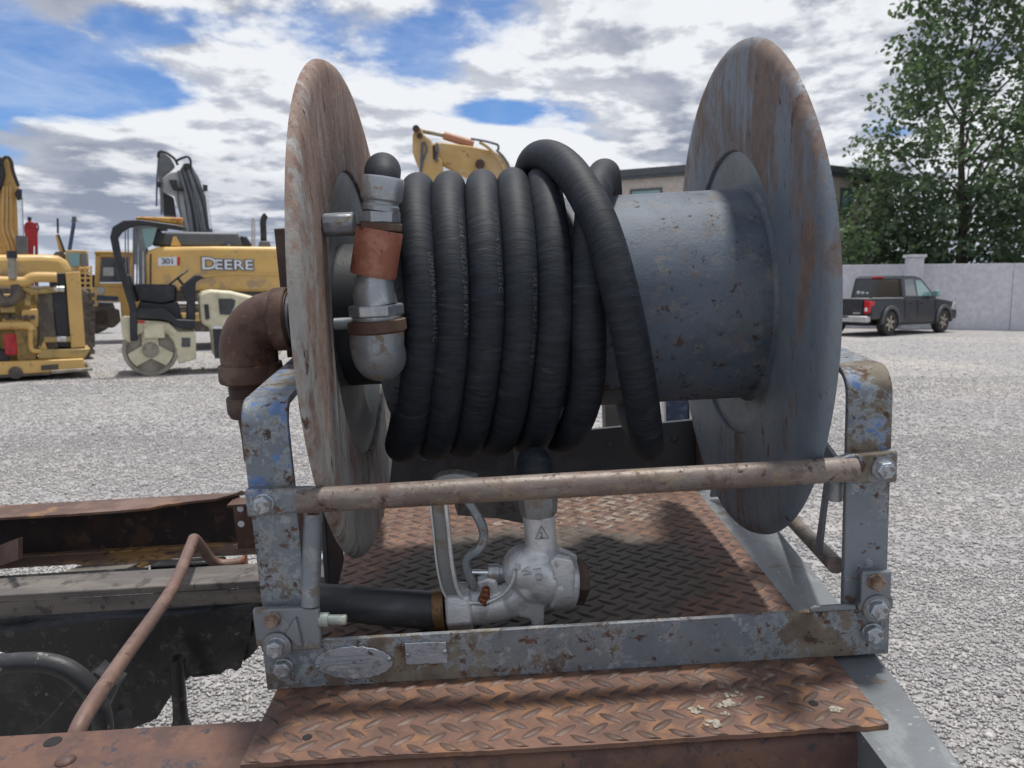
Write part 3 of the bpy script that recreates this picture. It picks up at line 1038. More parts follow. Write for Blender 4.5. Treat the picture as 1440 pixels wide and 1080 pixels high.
def bolt(x, z, y, r, mat, washer=0.0, h=.013, tilt=0.0, rot=0.0):
    me = MB()
    n = 6
    vs = []
    for hh, rr in ((0, r), (-h * .85, r), (-h, r * .86)):
        for k in range(n):
            a = 2 * math.pi * k / n + rot
            vs.append((rr * math.cos(a), hh, rr * math.sin(a)))
    fs = [(i * n + k, i * n + (k + 1) % n, (i + 1) * n + (k + 1) % n, (i + 1) * n + k) for i in range(2) for k in range(n)] + [tuple(range(2 * n, 3 * n)), tuple(range(n))]
    me.add(vs, fs)
    me.lathe([(0, r * 1.12), (.0025, r * 1.10), (.0032, r)], (0, 0, 0), (0, -1, 0), n=24)
    me.lathe([(h * .9, r * .62), (h * 1.05, r * .60), (h * 1.08, r * .5), (h * .98, r * .46)], (0, 0, 0), (0, -1, 0), n=20)
    o = me.build('bolt', mat, reel, org=(0, 0, 0), smooth=25, bevel=.0006, segs=2)
    o.location = Vector((x, y, z)) - Vector(reel['_org'])
    o.rotation_euler = (tilt, 0, tilt * .5)
    if washer:
        w = MB()
        w.lathe([(-.0005, washer), (.003, washer), (.0035, washer * .93), (.0035, r * .9)], (0, 0, 0), (0, -1, 0), n=32)
        wo = w.build('washer', 'frame_grey', o, org=(0, 0, 0), smooth=30)
        wo.location = (0, .001, 0)
    return o


bolt(-.3245, -.3185, .996, .0125, 'bolt', rot=.3)
bolt(.499, -.3185, .996, .0125, 'bolt', rot=.1, washer=.0165)
bolt(-.328, -.4795, .990, .0098, 'bolt_rust', rot=.2)
bolt(-.326, -.5175, .988, .0125, 'bolt', rot=.4, washer=.0195, h=.016)
bolt(-.325, -.557, 1.003, .0125, 'bolt', rot=.15)
bolt(.4925, -.4775, .994, .0105, 'bolt_rust', rot=.4)
bolt(.4945, -.5165, .9935, .0132, 'bolt', rot=.15, washer=.0195)
bolt(.4935, -.557, 1.003, .0132, 'bolt', rot=.5)

# nameplates
b = MB()
n = 48
pl = [(-.2275 + .0535 * math.cos(2 * math.pi * k / n), -.5555 + .0238 * math.sin(2 * math.pi * k / n) - .002 * math.cos(2 * math.pi * k / n) + .0009 * math.sin(9 * k)) for k in range(n)]
b.prism(pl, 'y', .9995, 1.0028)
npl = b.build('nameplate', 'nameplate', reel, smooth=0, bevel=.0005, label='worn oval nameplate with pitted face')
b = MB()
pl = []
for (xa, za, xb, zb) in ((-.1555, -.5315, -.0985, -.5330), (-.0985, -.5330, -.0985, -.5635), (-.0985, -.5635, -.1555, -.5625), (-.1555, -.5625, -.1555, -.5315)):
    for i in range(8):
        t = i / 8
        pl.append((xa + (xb - xa) * t + random.uniform(-.0007, .0007), za + (zb - za) * t + random.uniform(-.0007, .0007)))
b.prism(pl, 'y', .9995, 1.0025)
npl2 = b.build('nameplate', 'nameplate', reel, smooth=0, label='small rectangular data plate with ragged edge')
for (px_, pz_, par) in ((-.2775, -.5575, npl), (-.1785, -.5525, npl), (-.1525, -.5475, npl2), (-.1015, -.5460, npl2)):
    b = MB()
    b.sphere((px_, .9993, pz_), .0038, 12, sy=.8)
    b.build('rivet', 'zinc_dull', par, smooth=60)
b = MB()
for i, zz in enumerate((-.545, -.5515, -.5565, -.563)):
    b.box(-.262 + .01 * (i % 2), -.196 - .006 * i, 0.9988, .9994, zz, zz + .0005)
b.build('etched_line', 'zinc_dull', npl, smooth=0)

SCL = 1.037
# big rusty elbow feeding the axle from outside
el = MB()
pth = [(-.350, AY, AZ), (-.375, AY, AZ)]
for a in range(0, 91, 9):
    pth.append((-.375 - .052 * math.sin(R(a)), AY, AZ - .052 * (1 - math.cos(R(a)))))
pth += [(-.427, AY, -.178), (-.427, AY, -.190)]
pth = [Vector(p) for p in pth]
el.tube(pth, [.047, .047] + [.0475] * 11 + [.047, .045], 32)
eo = el.build('elbow', 'rust_elbow', reel, smooth=50)
b = MB()
b.lathe([(-.352, .040), (-.352, .0515), (-.354, .053), (-.374, .053), (-.377, .0515), (-.378, .046)], (0, AY, AZ), (1, 0, 0), n=40)
b.lathe([(-.172, .046), (-.174, .052), (-.198, .0535), (-.203, .052), (-.206, .046)], (-.427, AY, 0), (0, 0, 1), n=40)
b.build('elbow_bead', 'rust_elbow', eo, smooth=35)
b = MB()
for i in range(5):
    b.lathe([(-.206 - i * .0045, .0385), (-.208 - i * .0045, .0405), (-.2105 - i * .0045, .0385)], (-.427, AY, 0), (0, 0, 1), n=32)
b.lathe([(-.226, .036), (-.228, .043), (-.231, .0455), (-.255, .0455), (-.264, .041), (-.266, .030), (-.30, .028), (-.34, .028)], (-.427, AY, 0), (0, 0, 1), n=32)
b.build('feed_pipe', 'rust_dark', reel, smooth=40)
b = MB()
b.box(-.386, -.300, 1.40, 1.412, -.178, .050)
b.box(-.386, -.375, 1.4125, 1.45, -.178, .050)
b.build('bearing_bracket', 'rust_dark', reel, bevel=.002)
b = MB()
b.prism([(1.20, -.25), (1.26, -.22), (1.30, -.36), (1.28, -.52), (1.16, -.56)], 'x', -.300, -.291)
b.build('gear_guard', 'black_steel', reel, bevel=.002)

# inner swivel plumbing (front left, between flange and first turn of hose)
FY = 1.088
k_ = FY / 1.13


def fp(x, z, dy=0):
    return Vector((x * k_, FY + dy, z * k_))


b = MB()   # cap elbow body turning back to the drum
pp = [fp(-.178, -.098), fp(-.179, -.125)]
for a in range(0, 91, 10):
    q = fp(-.180, -.128)
    pp.append(Vector((q.x, q.y + .028 * (1 - math.cos(R(a))), q.z - .022 * math.sin(R(a)))))
pp.append(Vector((q.x, q.y + .10, q.z - .022)))
b.tube(pp, [.0375] * len(pp), 28)
cap_ = b.build('cap_elbow', 'zinc_dull', reel, smooth=50)
b = MB()
b.lathe([(0, .036), (-.001, .0405), (-.015, .0405), (-.018, .0375)], fp(-.1775, -.0955), (-.02, 0, 1), n=36)
b.build('collar', 'rust_elbow', cap_, smooth=35)


def hexring(b, c, ax, r, h, rot=0):
    ax = Vector(ax).normalized()
    u = ax.orthogonal().normalized()
    w = ax.cross(u)
    vs = []
    for hh, rr in ((0, r * .93), (h * .12, r), (h * .88, r), (h, r * .93)):
        for k in range(6):
            a = k * math.pi / 3 + rot
            vs.append(Vector(c) + ax * hh + (u * math.cos(a) + w * math.sin(a)) * rr)
    fs = [(i * 6 + k, i * 6 + (k + 1) % 6, (i + 1) * 6 + (k + 1) % 6, (i + 1) * 6 + k) for i in range(3) for k in range(6)] + [tuple(range(6)), tuple(range(18, 24))]
    b.add(vs, fs)


b = MB()
hexring(b, fp(-.177, -.090), (0, 0, 1), .0385, .016, .3)
b.lathe([(-.006, .033), (0, .034)], fp(-.177, -.090), (0, 0, 1), n=32)
b.build('hex_nut', 'zinc', reel, smooth=20, bevel=.0012)
b = MB()
b.tube(cr([fp(-.177, -.074), fp(-.178, -.058), fp(-.176, -.042), fp(-.172, -.024), fp(-.1715, -.018)], 5), [.0300, .0300, .0298, .0296, .0293, .029, .0285, .028, .0273, .0268, .026, .0255, .025, .025, .0245, .0243, .024, .024, .024, .024, .024], 28)
b.build('street_elbow', 'zinc', reel, smooth=60)
ax = (fp(-.1625, .031) - fp(-.1775, -.032))
b = MB()
Lr = ax.length
b.lathe([(0, .027), (-.001, .0305), (.004, .0318), (Lr - .004, .0318), (Lr, .0305), (Lr, .026)], fp(-.1775, -.032), ax, n=40)
b.build('coupling', 'red_coupling', reel, smooth=30)
b = MB()
hexring(b, fp(-.1635, .029), (.08, 0, 1), .0325, .011, .1)
b.build('hex_nut', 'rust_elbow', reel, smooth=20, bevel=.001)
b = MB()
hexring(b, fp(-.162, .040), (.06, 0, 1), .0285, .016, .5)
b.build('hex_nut', 'zinc', reel, smooth=20, bevel=.001)
# bracket from the flange to the fitting, and the small rod under it
b = MB()
b.lathe([(-.2325, .0165), (-.190, .0165)], (0, FY + .002, .040), (1, 0, 0), n=8)
b.build('support_lug', 'frame_grey', reel, bevel=.003, smooth=30)
b = MB()
b.cyl((-.2325, FY + .015, -.096), (-.200, FY + .015, -.096), .0085, 14)
b.build('support_rod', 'zinc_dull', reel, smooth=40)

# ================================================================== HOSE
hose = thing('hose', 'thick black rubber hose wound in loose turns around the steel drum', 'hose', (.03, AY, AZ - .2), truck=True)
HR = .0260
RC = .174 + HR


def on(phi, x, dr=0.0):
    """phi degrees from top, positive towards the camera"""
    a = R(phi)
    sag = .028 * max(0, -math.cos(a)) ** 1.5
    r = RC + dr
    return Vector((x, AY - r * math.sin(a), AZ + r * math.cos(a) - sag))


ctrl = [fp(-.1535, .085), fp(-.1520, .098), Vector((-.1475, 1.100, .1040)), Vector((-.151, 1.125, .1110)), Vector((-.159, 1.18, .112)), Vector((-.169, 1.26, .102)), on(-25, -.176, .0), on(-60, -.182), on(-90, -.187), on(-120, -.187), on(-150, -.186)]
tops = [-.121, -.070, -.017, .033, .081]
fronts = [-.110, -.067, -.018, .031, .079, .124]
bots = [-.185, -.131, -.080, -.026, .033, .089]


def lerp(a, b, t):
    return a + (b - a) * t


for k in range(5):
    bz, f, t = bots[k], fronts[k], tops[k]
    j = [random.uniform(-.002, .002) for _ in range(4)]
    ctrl += [on(180, bz), on(150, lerp(bz, f, .36)), on(120, lerp(bz, f, .72)), on(90, f + j[0] * .3), on(60, lerp(f, t, .45) + .002), on(30, lerp(f, t, .8))]
    nb = bots[k + 1]
    ctrl += [on(0, t, .001), on(-30, lerp(t, nb, .25), .002), on(-60, lerp(t, nb, .5), .003), on(-90, lerp(t, nb, .7), .004), on(-120, lerp(t, nb, .85), .004), on(-150, lerp(t, nb, .95))]
# sixth turn climbs away to the right
ctrl += [on(180, .089), on(150, .106), on(120, .124, .002), on(90, .127, .004), on(60, .137, .004), on(35, .152, .003), on(12, .176, .006), on(-8, .190, .006), on(-30, .203, .002), on(-60, .216, 0), on(-90, .222), on(-120, .228, .004), on(-150, .234, .016)]
# seventh: the loose diagonal loop lying over the others
ctrl += [on(180, .238, .010), on(160, .230, .024), on(135, .211, .040), on(110, .190, .046), on(85, .168, .050), on(60, .146, .048), on(35, .118, .043), on(12, .090, .041), on(-10, .068, .038), on(-35, .058, .030), on(-60, .052, .027), on(-90, .048, .027), on(-120, .044, .030)]
ctrl += [Vector((.040, 1.45, -.335)), Vector((.037, 1.34, -.385)), Vector((.036, 1.22, -.372)), Vector((.039, 1.135, -.325)), Vector((.0408, 1.110, -.348)), Vector((.0415, 1.109, -.375))]
HP = cr(ctrl, 9)
b = MB()
b.tube(HP, [HR - .0050 * max(0, 1 - i_ / 34) for i_ in range(len(HP))], 28)
b.build('hose_tube', 'hose', hose, smooth=70, merge=False)
# swaged end fitting
b = MB()
axh = fp(-.1515, .103) - fp(-.160, .056)
b.lathe([(0, .0225), (.001, .025), (.007, .0255), (.010, .0235), (.013, .0240), (.016, .0275), (.020, .0285), (axh.length - .003, .0285), (axh.length, .0265), (axh.length, .022)], fp(-.160, .056), axh, n=8 * 6)
b.build('end_ferrule', 'zinc', hose, smooth=35)

# printed line along the hose
fr_ = frames(HP)
cum = [0]
for i in range(1, len(HP)):
    cum.append(cum[-1] + (HP[i] - HP[i - 1]).length)


def on_hose(s, off, dirv):
    """point on the hose surface: arclength s, offset round the hose from the direction dirv"""
    i = int(np.searchsorted(cum, s)) - 1
    i = max(0, min(len(HP) - 2, i))
    t = (s - cum[i]) / max(1e-9, cum[i + 1] - cum[i])
    p = HP[i].lerp(HP[i + 1], t)
    T = (HP[i + 1] - HP[i]).normalized()
    n = dirv - T * dirv.dot(T)
    n.normalize()
    m = T.cross(n)
    a = off / HR
    return p + (n * math.cos(a) + m * math.sin(a)) * (HR + .0005)


def hose_text(body, k, phi0, side=.66, size=.0115):
    # locate the arclength of turn k at angle phi0 on the front, reading downwards
    best, bi = 1e9, 0
    target = on(phi0, lerp(fronts[k], tops[k], max(0, (90 - phi0) / 90)))
    for i, p in enumerate(HP):
        d = (p - target).length
        if d < best:
            best, bi = d, i
    s0 = cum[bi]
    vs, fs = text_mesh(body, size, 1.12)
    out = []
    for x, y, z in vs:
        s = s0 - x
        i = max(0, min(len(HP) - 1, int(np.searchsorted(cum, s))))
        c = Vector((HP[i].x, AY, AZ))
        rad = (HP[i] - c).normalized()
        dirv = rad * math.cos(side) + Vector((1, 0, 0)) * math.sin(side)
        T = fr_[i][0]
        out.append(on_hose(s, y if T.cross(dirv).dot(Vector((1, 0, 0))) > 0 else -y, dirv))
    return out, fs


for body, k, phi in (('USMSHA No. 2G-11C', 0, 62), ('PLUS SAE 100R2AT 2400 PSI W.P.', 1, 42), ('USMSHA No. 2G-11C', 2, 48), ('SAE 100R2AT 2400 PSI', 3, 72)):
    b = MB()
    b.add(*hose_text(body, k, phi))
    b.build('printed_lettering', 'hose_print', hose, smooth=0, merge=False)

SCL = 1.0
# ================================================================== NOZZLE
KN = 1.045
noz = thing('fuel_nozzle', 'cast aluminium fuel nozzle with lever lying behind the front rail', 'nozzle', (0, 1.15, ZD), truck=True)


def q(x, z, dy=0):
    return Vector((x * KN, 1.15 + dy, z * KN))


b = MB()
b.tube([q(.041, -.372), q(.042, -.415), q(.043, -.455)], [.027, .0245, .025], 24)
b.tube([q(.0, -.468, .0), q(.03, -.476, .0), q(.06, -.488, -.002), q(.078, -.497, -.004)], [.030, .041, .044, .043], 32)
b.sphere(q(.018, -.475), .038, 24)
b.sphere(q(.046, -.490), .044, 24)
b.tube(cr([q(-.070, -.531), q(-.040, -.532), q(-.008, -.526), q(.016, -.508), q(.030, -.485)], 6), [.0285] * 6 + [.027] * 6 + [.029] * 6 + [.034] * 7, 24)
b.prism([(.010 * KN, -.50 * KN), (.060 * KN, -.48 * KN), (.050 * KN, -.515 * KN), (.042 * KN, -.530 * KN), (.040 * KN, -.564 * KN), (.026 * KN, -.564 * KN), (.020 * KN, -.545 * KN), (.004 * KN, -.540 * KN)], 'y', 1.122, 1.136)
b.prism([(-.05 * KN, -.507 * KN), (-.024 * KN, -.512 * KN), (-.026 * KN, -.486 * KN), (-.040 * KN, -.482 * KN), (-.056 * KN, -.488 * KN)], 'y', 1.136, 1.160)
body = b.build('nozzle_body', 'alu', noz, smooth=0)
rm = body.modifiers.new('fuse', 'REMESH')
rm.mode = 'VOXEL'
rm.voxel_size = .0022
rm.use_smooth_shade = True
sm = body.modifiers.new('smooth', 'SMOOTH')
sm.iterations = 7
sm.factor = .6
b = MB()
rib = cr([q(-.068, -.5135, -.0255), q(-.046, -.5135, -.0285), (q(-.028, -.507, -.031)), q(-.012, -.495, -.034), q(-.002, -.478, -.036), q(.001, -.462, -.0345)], 5)
b.tube(rib, .0032, 8)
b.build('cast_rib', 'alu', noz, smooth=60)
b = MB()
axc = Vector((1, .22, -.16)).normalized()
cc = q(.066, -.496, -.006)
b.lathe([(-.016, .036), (-.014, .0405), (-.010, .0425), (.018, .0425), (.0215, .041), (.0215, .034)], cc, axc, n=40)
b.prism([(.052 * KN, -.448 * KN), (.060 * KN, -.4415 * KN), (.084 * KN, -.447 * KN), (.088 * KN, -.462 * KN), (.085 * KN, -.505 * KN), (.066 * KN, -.505 * KN)], 'y', 1.102, 1.118)
b.build('body_cap', 'alu', noz, smooth=35, bevel=.0025)
b = MB()
hexring(b, cc + axc * .021, axc, .0375, .019, .2)
b.build('cap_nut', 'rust_dark', noz, smooth=20, bevel=.001)
b = MB()
b.tube([q(.0405, -.355), q(.041, -.373), q(.0415, -.392)], [.0300, .0310, .0285], 8)
b.build('inlet_nut', 'alu_dull', noz, smooth=30, bevel=.002)
b = MB()
hexring(b, q(-.1035, -.5320), (1, 0, .02), .0395, .040, .50)
b.build('hex_collar', 'alu', noz, smooth=20, bevel=.003)
b = MB()
b.lathe([(-.017, .031), (-.017, .0325), (0, .0325), (0, .03)], q(-.1065, -.534), (1, 0, .04), n=40)
b.build('spout_ring', 'brass', noz, smooth=35)
b = MB()
b.tube([q(-.115, -.535), q(-.20, -.523), q(-.285, -.509), q(-.33, -.502)], [.0300, .0290, .0268, .0265], 32)
b.build('spout', 'pipe_black', noz, smooth=50)


def strip(ctrl2, w, yc, d, per=6):
    """flat bar following a line in the x-z plane"""
    P = cr([(x * KN, 0, z * KN) for x, z in ctrl2], per)
    F = frames(P)
    up = [Vector((-t.z, 0, t.x)) for t, _, _ in F]
    A = [(p.x + n.x * w / 2, p.z + n.z * w / 2) for p, n in zip(P, up)]
    B = [(p.x - n.x * w / 2, p.z - n.z * w / 2) for p, n in zip(P, up)]
    bb = MB()
    n = len(P)
    vs = [(x, yc - d / 2, z) for x, z in A] + [(x, yc + d / 2, z) for x, z in A] + [(x, yc + d / 2, z) for x, z in B] + [(x, yc - d / 2, z) for x, z in B]
    fs = []
    for r_ in range(4):
        r2 = (r_ + 1) % 4
        for i in range(n - 1):
            fs.append((r_ * n + i, r_ * n + i + 1, r2 * n + i + 1, r2 * n + i))
    fs += [(0, n, 2 * n, 3 * n), (n - 1, 2 * n - 1, 3 * n - 1, 4 * n - 1)]
    bb.add(vs, fs)
    return bb


gpath = [(-.089, -.508), (-.097, -.485), (-.101, -.45), (-.1025, -.40), (-.1035, -.352), (-.098, -.334)]
gb = strip(gpath, .018, 1.132, .0035)
guard = gb.build('lever_guard', 'alu_dull', noz, smooth=40)
gb = strip([(x + .0115, z) for x, z in gpath], .0055, 1.130, .016)
gb.build('guard_edge', 'alu', guard, smooth=40, bevel=.001)
gb = strip([(x - .0105, z) for x, z in gpath], .0030, 1.130, .014)
gb.build('guard_edge', 'alu', guard, smooth=40, bevel=.0006)
gb = strip([(-.112, -.336), (-.100, -.325), (-.075, -.322), (-.045, -.330)], .010, 1.140, .030)
gb.build('guard_top', 'alu_dull', guard, smooth=40, bevel=.003)
b = MB()
b.prism([(-.095, -.404), (.024, -.412), (.024, -.458), (-.02, -.446), (-.088, -.436)], 'y', 1.24, 1.252)
b.build('trigger_bar', 'old_grey', noz, bevel=.001)
lv = strip([(-.090, -.337), (-.072, -.352), (-.056, -.375), (-.044, -.402), (-.0415, -.422), (-.050, -.440), (-.066, -.450), (-.071, -.462), (-.066, -.485), (-.056, -.502)], .014, 1.150, .016)
lv.build('lever', 'zinc_dull', noz, smooth=40, bevel=.004)
b = MB()
b.cyl(q(-.072, -.476, .0), q(-.034, -.479, 0), .0040, 12)
b.build('valve_stem', 'chrome', noz, smooth=40)
b = MB()
b.lathe([(0, .010), (.001, .0125), (.017, .0125), (.018, .0105), (.026, .0105), (.026, .009)], q(-.0385, -.478), (1, 0, -.04), n=28)
b.build('stem_packing', 'zinc', noz, smooth=35)
b = MB()
b.lathe([(0, .010), (.010, .0098), (.011, .0078), (.019, .0080), (.020, .0066), (.027, .0066), (.029, .005)], q(-.047, -.516, -.022), (.22, -.25, 1), n=6)
b.build('packing_bolt', 'copper', noz, smooth=20, bevel=.0008)


def flat_text(b, body, size, c, rot, y, depth=.0022):
    vs, fs = text_mesh(body, size, 1.0, extrude=depth)
    m = Matrix.Rotation(rot, 3, 'Y')
    b.add([m @ Vector((x, 0, z_)) + Vector((c[0], y - w, c[1])) for x, z_, w in [(v[0], v[1], v[2]) for v in vs]], fs)


b = MB()
flat_text(b, 'VI', .018, (.0105, -.478), R(80), 1.1075)
flat_text(b, 'LO.', .018, (.0285, -.478), R(84), 1.1035)
flat_text(b, 'M/O', .022, (.0560, -.478), R(78), 1.1045)
b.build('cast_lettering', 'alu', noz, smooth=0, merge=False)
b = MB()
tri_ = [q(.0435, -.4015, -.0265), q(.0335, -.4205, -.0265), q(.0535, -.4205, -.0265)]
b.tube(tri_ + [tri_[0]], .0010, 6)
flat_text(b, '2', .013, (.0415, -.4385), 0, 1.1245)
b.build('cast_triangle', 'alu_dull', noz, smooth=0, merge=False)

# ================================================================== TRUCK CHASSIS
trk = thing('flatbed_truck', 'rusty stripped truck chassis with checker plate deck under the hose reel', 'truck chassis', (0, 1.3, ZD - .3), truck=True)
PX0, PX1, PY0, PY1 = -.338, .440, .843, 1.778
b = MB()
edge = []
nseg = 60
for i in range(nseg + 1):
    t = i / nseg
    edge.append((PX0 + (PX1 - PX0) * t, PY0 + random.uniform(-.0012, .0012) + .002 * math.sin(9 * t)))
back = [(PX1, PY1), (PX0, PY1)]
b.prism(edge + back, 'z', ZD - .006, ZD)
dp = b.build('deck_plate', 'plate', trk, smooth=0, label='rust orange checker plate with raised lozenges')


def lozenges():
    p = .0400
    vs, fs = [], []
    nu, L_, W_, Hh = 8, .0190, .0062, .0027
    V, F = [], []
    # lens: spine raised, edges on the plate
    prof = []
    for i in range(nu + 1):
        t = -1 + 2 * i / nu
        w = W_ * max(0.0, (1 - t * t)) ** .8
        h = Hh * max(0.0, (1 - t * t)) ** .5
        prof.append((t * L_, w, h))
    lens = []
    for x, w, h in prof:
        lens += [(x, -w, -.0003), (x, -w * .55, h * .85), (x, w * .55, h * .85), (x, w, -.0003)]
    lf = []
    for i in range(nu):
        for k in range(3):
            lf.append((i * 4 + k, i * 4 + k + 1, (i + 1) * 4 + k + 1, (i + 1) * 4 + k))
    lens = np.array(lens)
    cnt = 0
    for j in range(27):
        for i in range(23):
            for o, ang in ((0, -38), (1, 38)):
                x = PX0 + .010 + (i + .5 * o) * p
                y = PY0 + .008 + (j + .5 * o) * p
                a = R(ang + random.uniform(-1.5, 1.5))
                ca, sa = math.cos(a), math.sin(a)
                if not (PX0 + .006 < x < PX1 - .006 and PY0 + .004 < y < PY1 - .006):
                    continue
                if math.hypot(x + .269, y - .889) < .011 or math.hypot(x - .37, y - .897) < .011:
                    continue
                wear = random.uniform(.7, 1.05)
                X = lens[:, 0] * ca - lens[:, 1] * sa + x
                Y = lens[:, 0] * sa + lens[:, 1] * ca + y
                Z = lens[:, 2] * wear + ZD
                o_ = len(V)
                V += list(zip(np.clip(X, PX0 + .0005, PX1 - .0005), np.clip(Y, PY0 + .0022, PY1), Z))
                F += [tuple(o_ + k for k in f) for f in lf]
    return V, F


b = MB()
b.add(*lozenges())
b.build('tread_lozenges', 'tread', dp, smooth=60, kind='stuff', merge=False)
for hx, hy in ((-.269, .889), (.370, .897)):
    b = MB()
    b.lathe([(0, .0062), (.0005, .0062)], (hx, hy, ZD + .0002), (0, 0, 1), n=24)
    b.build('screw_hole', 'dark', dp, smooth=0)

# near chassis rail (channel) under the deck edge, running left
b = MB()
rail = [(.945, -.600), (.872, -.600), (.858, -.603), (.850, -.612), (.848, -.625), (.848, -.80), (.856, -.80), (.856, -.628), (.862, -.612), (.875, -.607), (.945, -.607)]
b.prism(rail, 'x', -2.4, .405)
nr = b.build('near_rail', 'rail_rust', trk, smooth=40)
b = MB()
b.prism([(.945, -.600), (.872, -.600), (.858, -.603), (.850, -.612), (.848, -.625), (.848, -.80), (.945, -.80)], 'x', .4055, .424)
b.build('rail_end', 'rust_dark', trk, smooth=40, bevel=.006)
b = MB()
b.lathe([(0, .011), (.0006, .0105)], (-.607, .926, -.5998), (0, 0, 1), n=20)
b.build('rivet_hole', 'dark', nr)
for bx_, by_ in ((-.568, .884), (-1.05, .90), (-1.4, .93)):
    b = MB()
    b.sphere((bx_, by_, -.600), .0125, 16, sz=.5)
    b.build('rivet', 'rail_rust', nr, smooth=60)

# grey rear crossmember on the right
b = MB()
prof_n = [(-.62, -.085), (-.62, .0)]
yy = [.45, .762, 1.0, 1.155, 1.686, 2.3]
xo = [.465, .489, .509, .526, .555, .60]
vs = []
for y_, xr in zip(yy, xo):
    vs += [(.405, y_, -.597), (xr - .006, y_, -.597), (xr, y_, -.603), (xr, y_, -.70), (.405, y_, -.70)]
fs = []
for i in range(5):
    for k in range(5):
        k2 = (k + 1) % 5
        fs.append((i * 5 + k, i * 5 + k2, (i + 1) * 5 + k2, (i + 1) * 5 + k))
fs += [(0, 1, 2, 3, 4), tuple(25 + k for k in range(5))]
b.add(vs, fs)
b.build('rear_crossmember', 'grey_beam', trk, smooth=30, label='blue grey steel beam along the right edge')
b = MB()
b.prism([(-.60, .50), (.403, .50), (.403, .846), (-.60, .846)], 'z', -.86, -.85)
b.build('lower_plate', 'black_steel', trk, smooth=0)

# black panel behind the deck
b = MB()
b.prism([(-.40, -.650), (-.40, -.474), (.462, -.441), (.462, -.650)], 'y', 1.85, 1.862)
pan = b.build('back_panel', 'black_steel', trk, bevel=.002)
b = MB()
b.prism([(.462, -.62), (.462, -.43), (.474, -.43), (.474, -.62)], 'y', 1.80, 1.862)
b.build('panel_flange', 'rust_dark', trk)
for bx_ in (-.2, .25, .41):
    b = MB()
    b.sphere((bx_, 1.85, -.50 + .03 * bx_), .009, 12, sy=.5)
    b.build('rivet', 'black_steel', pan, smooth=60)
b = MB()
b.box(.285, .345, 2.18, 2.25, -.72, -.40)
b.build('upright_post', 'old_grey', trk, bevel=.003)
b = MB()
b.box(.442, .503, 2.09, 2.12, -.70, -.38)
b.build('side_box', 'blue_panel', trk, bevel=.003)
b = MB()
b.box(.436, .4405, 2.085, 2.125, -.70, -.38)
b.box(.5045, .509, 2.085, 2.125, -.70, -.38)
b.build('box_edging', 'silver', trk)

# far chassis rail with torn upper flange
b = MB()
xs = [-2.6, -1.9, -1.4, -1.1, -.98, -.90, -.86, -.80, -.74, -.70, -.69]
nearE = [1.868, 1.868, 1.870, 1.868, 1.872, 1.880, 1.902, 1.912, 1.905, 1.925, 1.95]
vs = []
for x, ye in zip(xs, nearE):
    zt = -.596 + (0.010 * max(0, (x + .82) / .12) if x > -.82 else 0)
    vs += [(x, 1.985, -.600), (x, ye, zt), (x, ye, zt - .006), (x, 1.985, -.607)]
n = len(xs)
fs = []
for i in range(n - 1):
    for k in range(4):
        fs.append((i * 4 + k, i * 4 + (k + 1) % 4, (i + 1) * 4 + (k + 1) % 4, (i + 1) * 4 + k))
fs += [(0, 1, 2, 3), tuple(4 * (n - 1) + k for k in range(4))]
b.add(vs, fs)
b.box(-.7095, -.42, 1.930, 1.937, -.742, -.600)
b.box(-.705, -.42, 1.88, 1.93, -.606, -.600)
frr = b.build('far_rail', 'rail_far', trk, smooth=20)
b = MB()
b.box(-2.6, -.7105, 1.9855, 1.992, -.742, -.6075)
b.build('rail_web', 'web_shade', trk, smooth=0)
b = MB()
pts = [(-2.6, 1.90), (-1.30, 1.902), (-1.12, 1.905), (-1.0, 1.862), (-.93, 1.85), (-.88, 1.90), (-.86, 1.905), (-.62, 1.900), (-.42, 1.895), (-.42, 1.985), (-2.6, 1.985)]
b.prism(pts, 'z', -.742, -.735)
b.build('rail_flange', 'rail_flange', trk, smooth=0, label='lower rail flange with orange rust patch')
for bx_, bz_ in ((-.6905, -.6275), (-.693, -.668)):
    b = MB()
    b.lathe([(0, .0085), (.0006, .0085)], (bx_, 1.929, bz_), (0, -1, 0), n=16)
    b.build('bolt_hole', 'stone' if False else 'white_paint', frr, smooth=0)

# dull beam, diagonal plates and greasy lumps
b = MB()
b.box(-2.2, -.30, 1.545, 1.64, -.676, -.660)
b.box(-2.2, -.30, 1.545, 1.551, -.71, -.6765)
b.build('cross_beam', 'old_grey', trk, bevel=.003)
b = MB()
b.box(-2.0, -.86, 1.72, 1.76, -.735, -.702)
b.build('spring_leaf', 'grease', trk, bevel=.003)
b = MB()
Aq = [Vector((-1.038, 1.6, -.555)), Vector((-1.046, 1.6, -.603)), Vector((-1.40, 1.975, -.775)), Vector((-1.38, 1.955, -.715))]
Bq = [p + Vector((-.006, -.006, 0)) for p in Aq]
b.add(Aq + Bq, [(0, 1, 2, 3), (7, 6, 5, 4), (0, 1, 5, 4), (1, 2, 6, 5), (2, 3, 7, 6), (3, 0, 4, 7)])
b.build('angle_plate', 'rail_rust', trk, smooth=0)
b = MB()
b.prism([(-1.04, 1.62), (-.93, 1.86), (-1.08, 1.86), (-1.2, 1.66)], 'z', -.735, -.729)
b.build('gusset_plate', 'old_grey', trk, smooth=0)
b = MB()
b.box(-.862, -.690, 1.765, 1.80, -.80, -.700)
b.build('spring_hanger', 'grease', trk, bevel=.006)


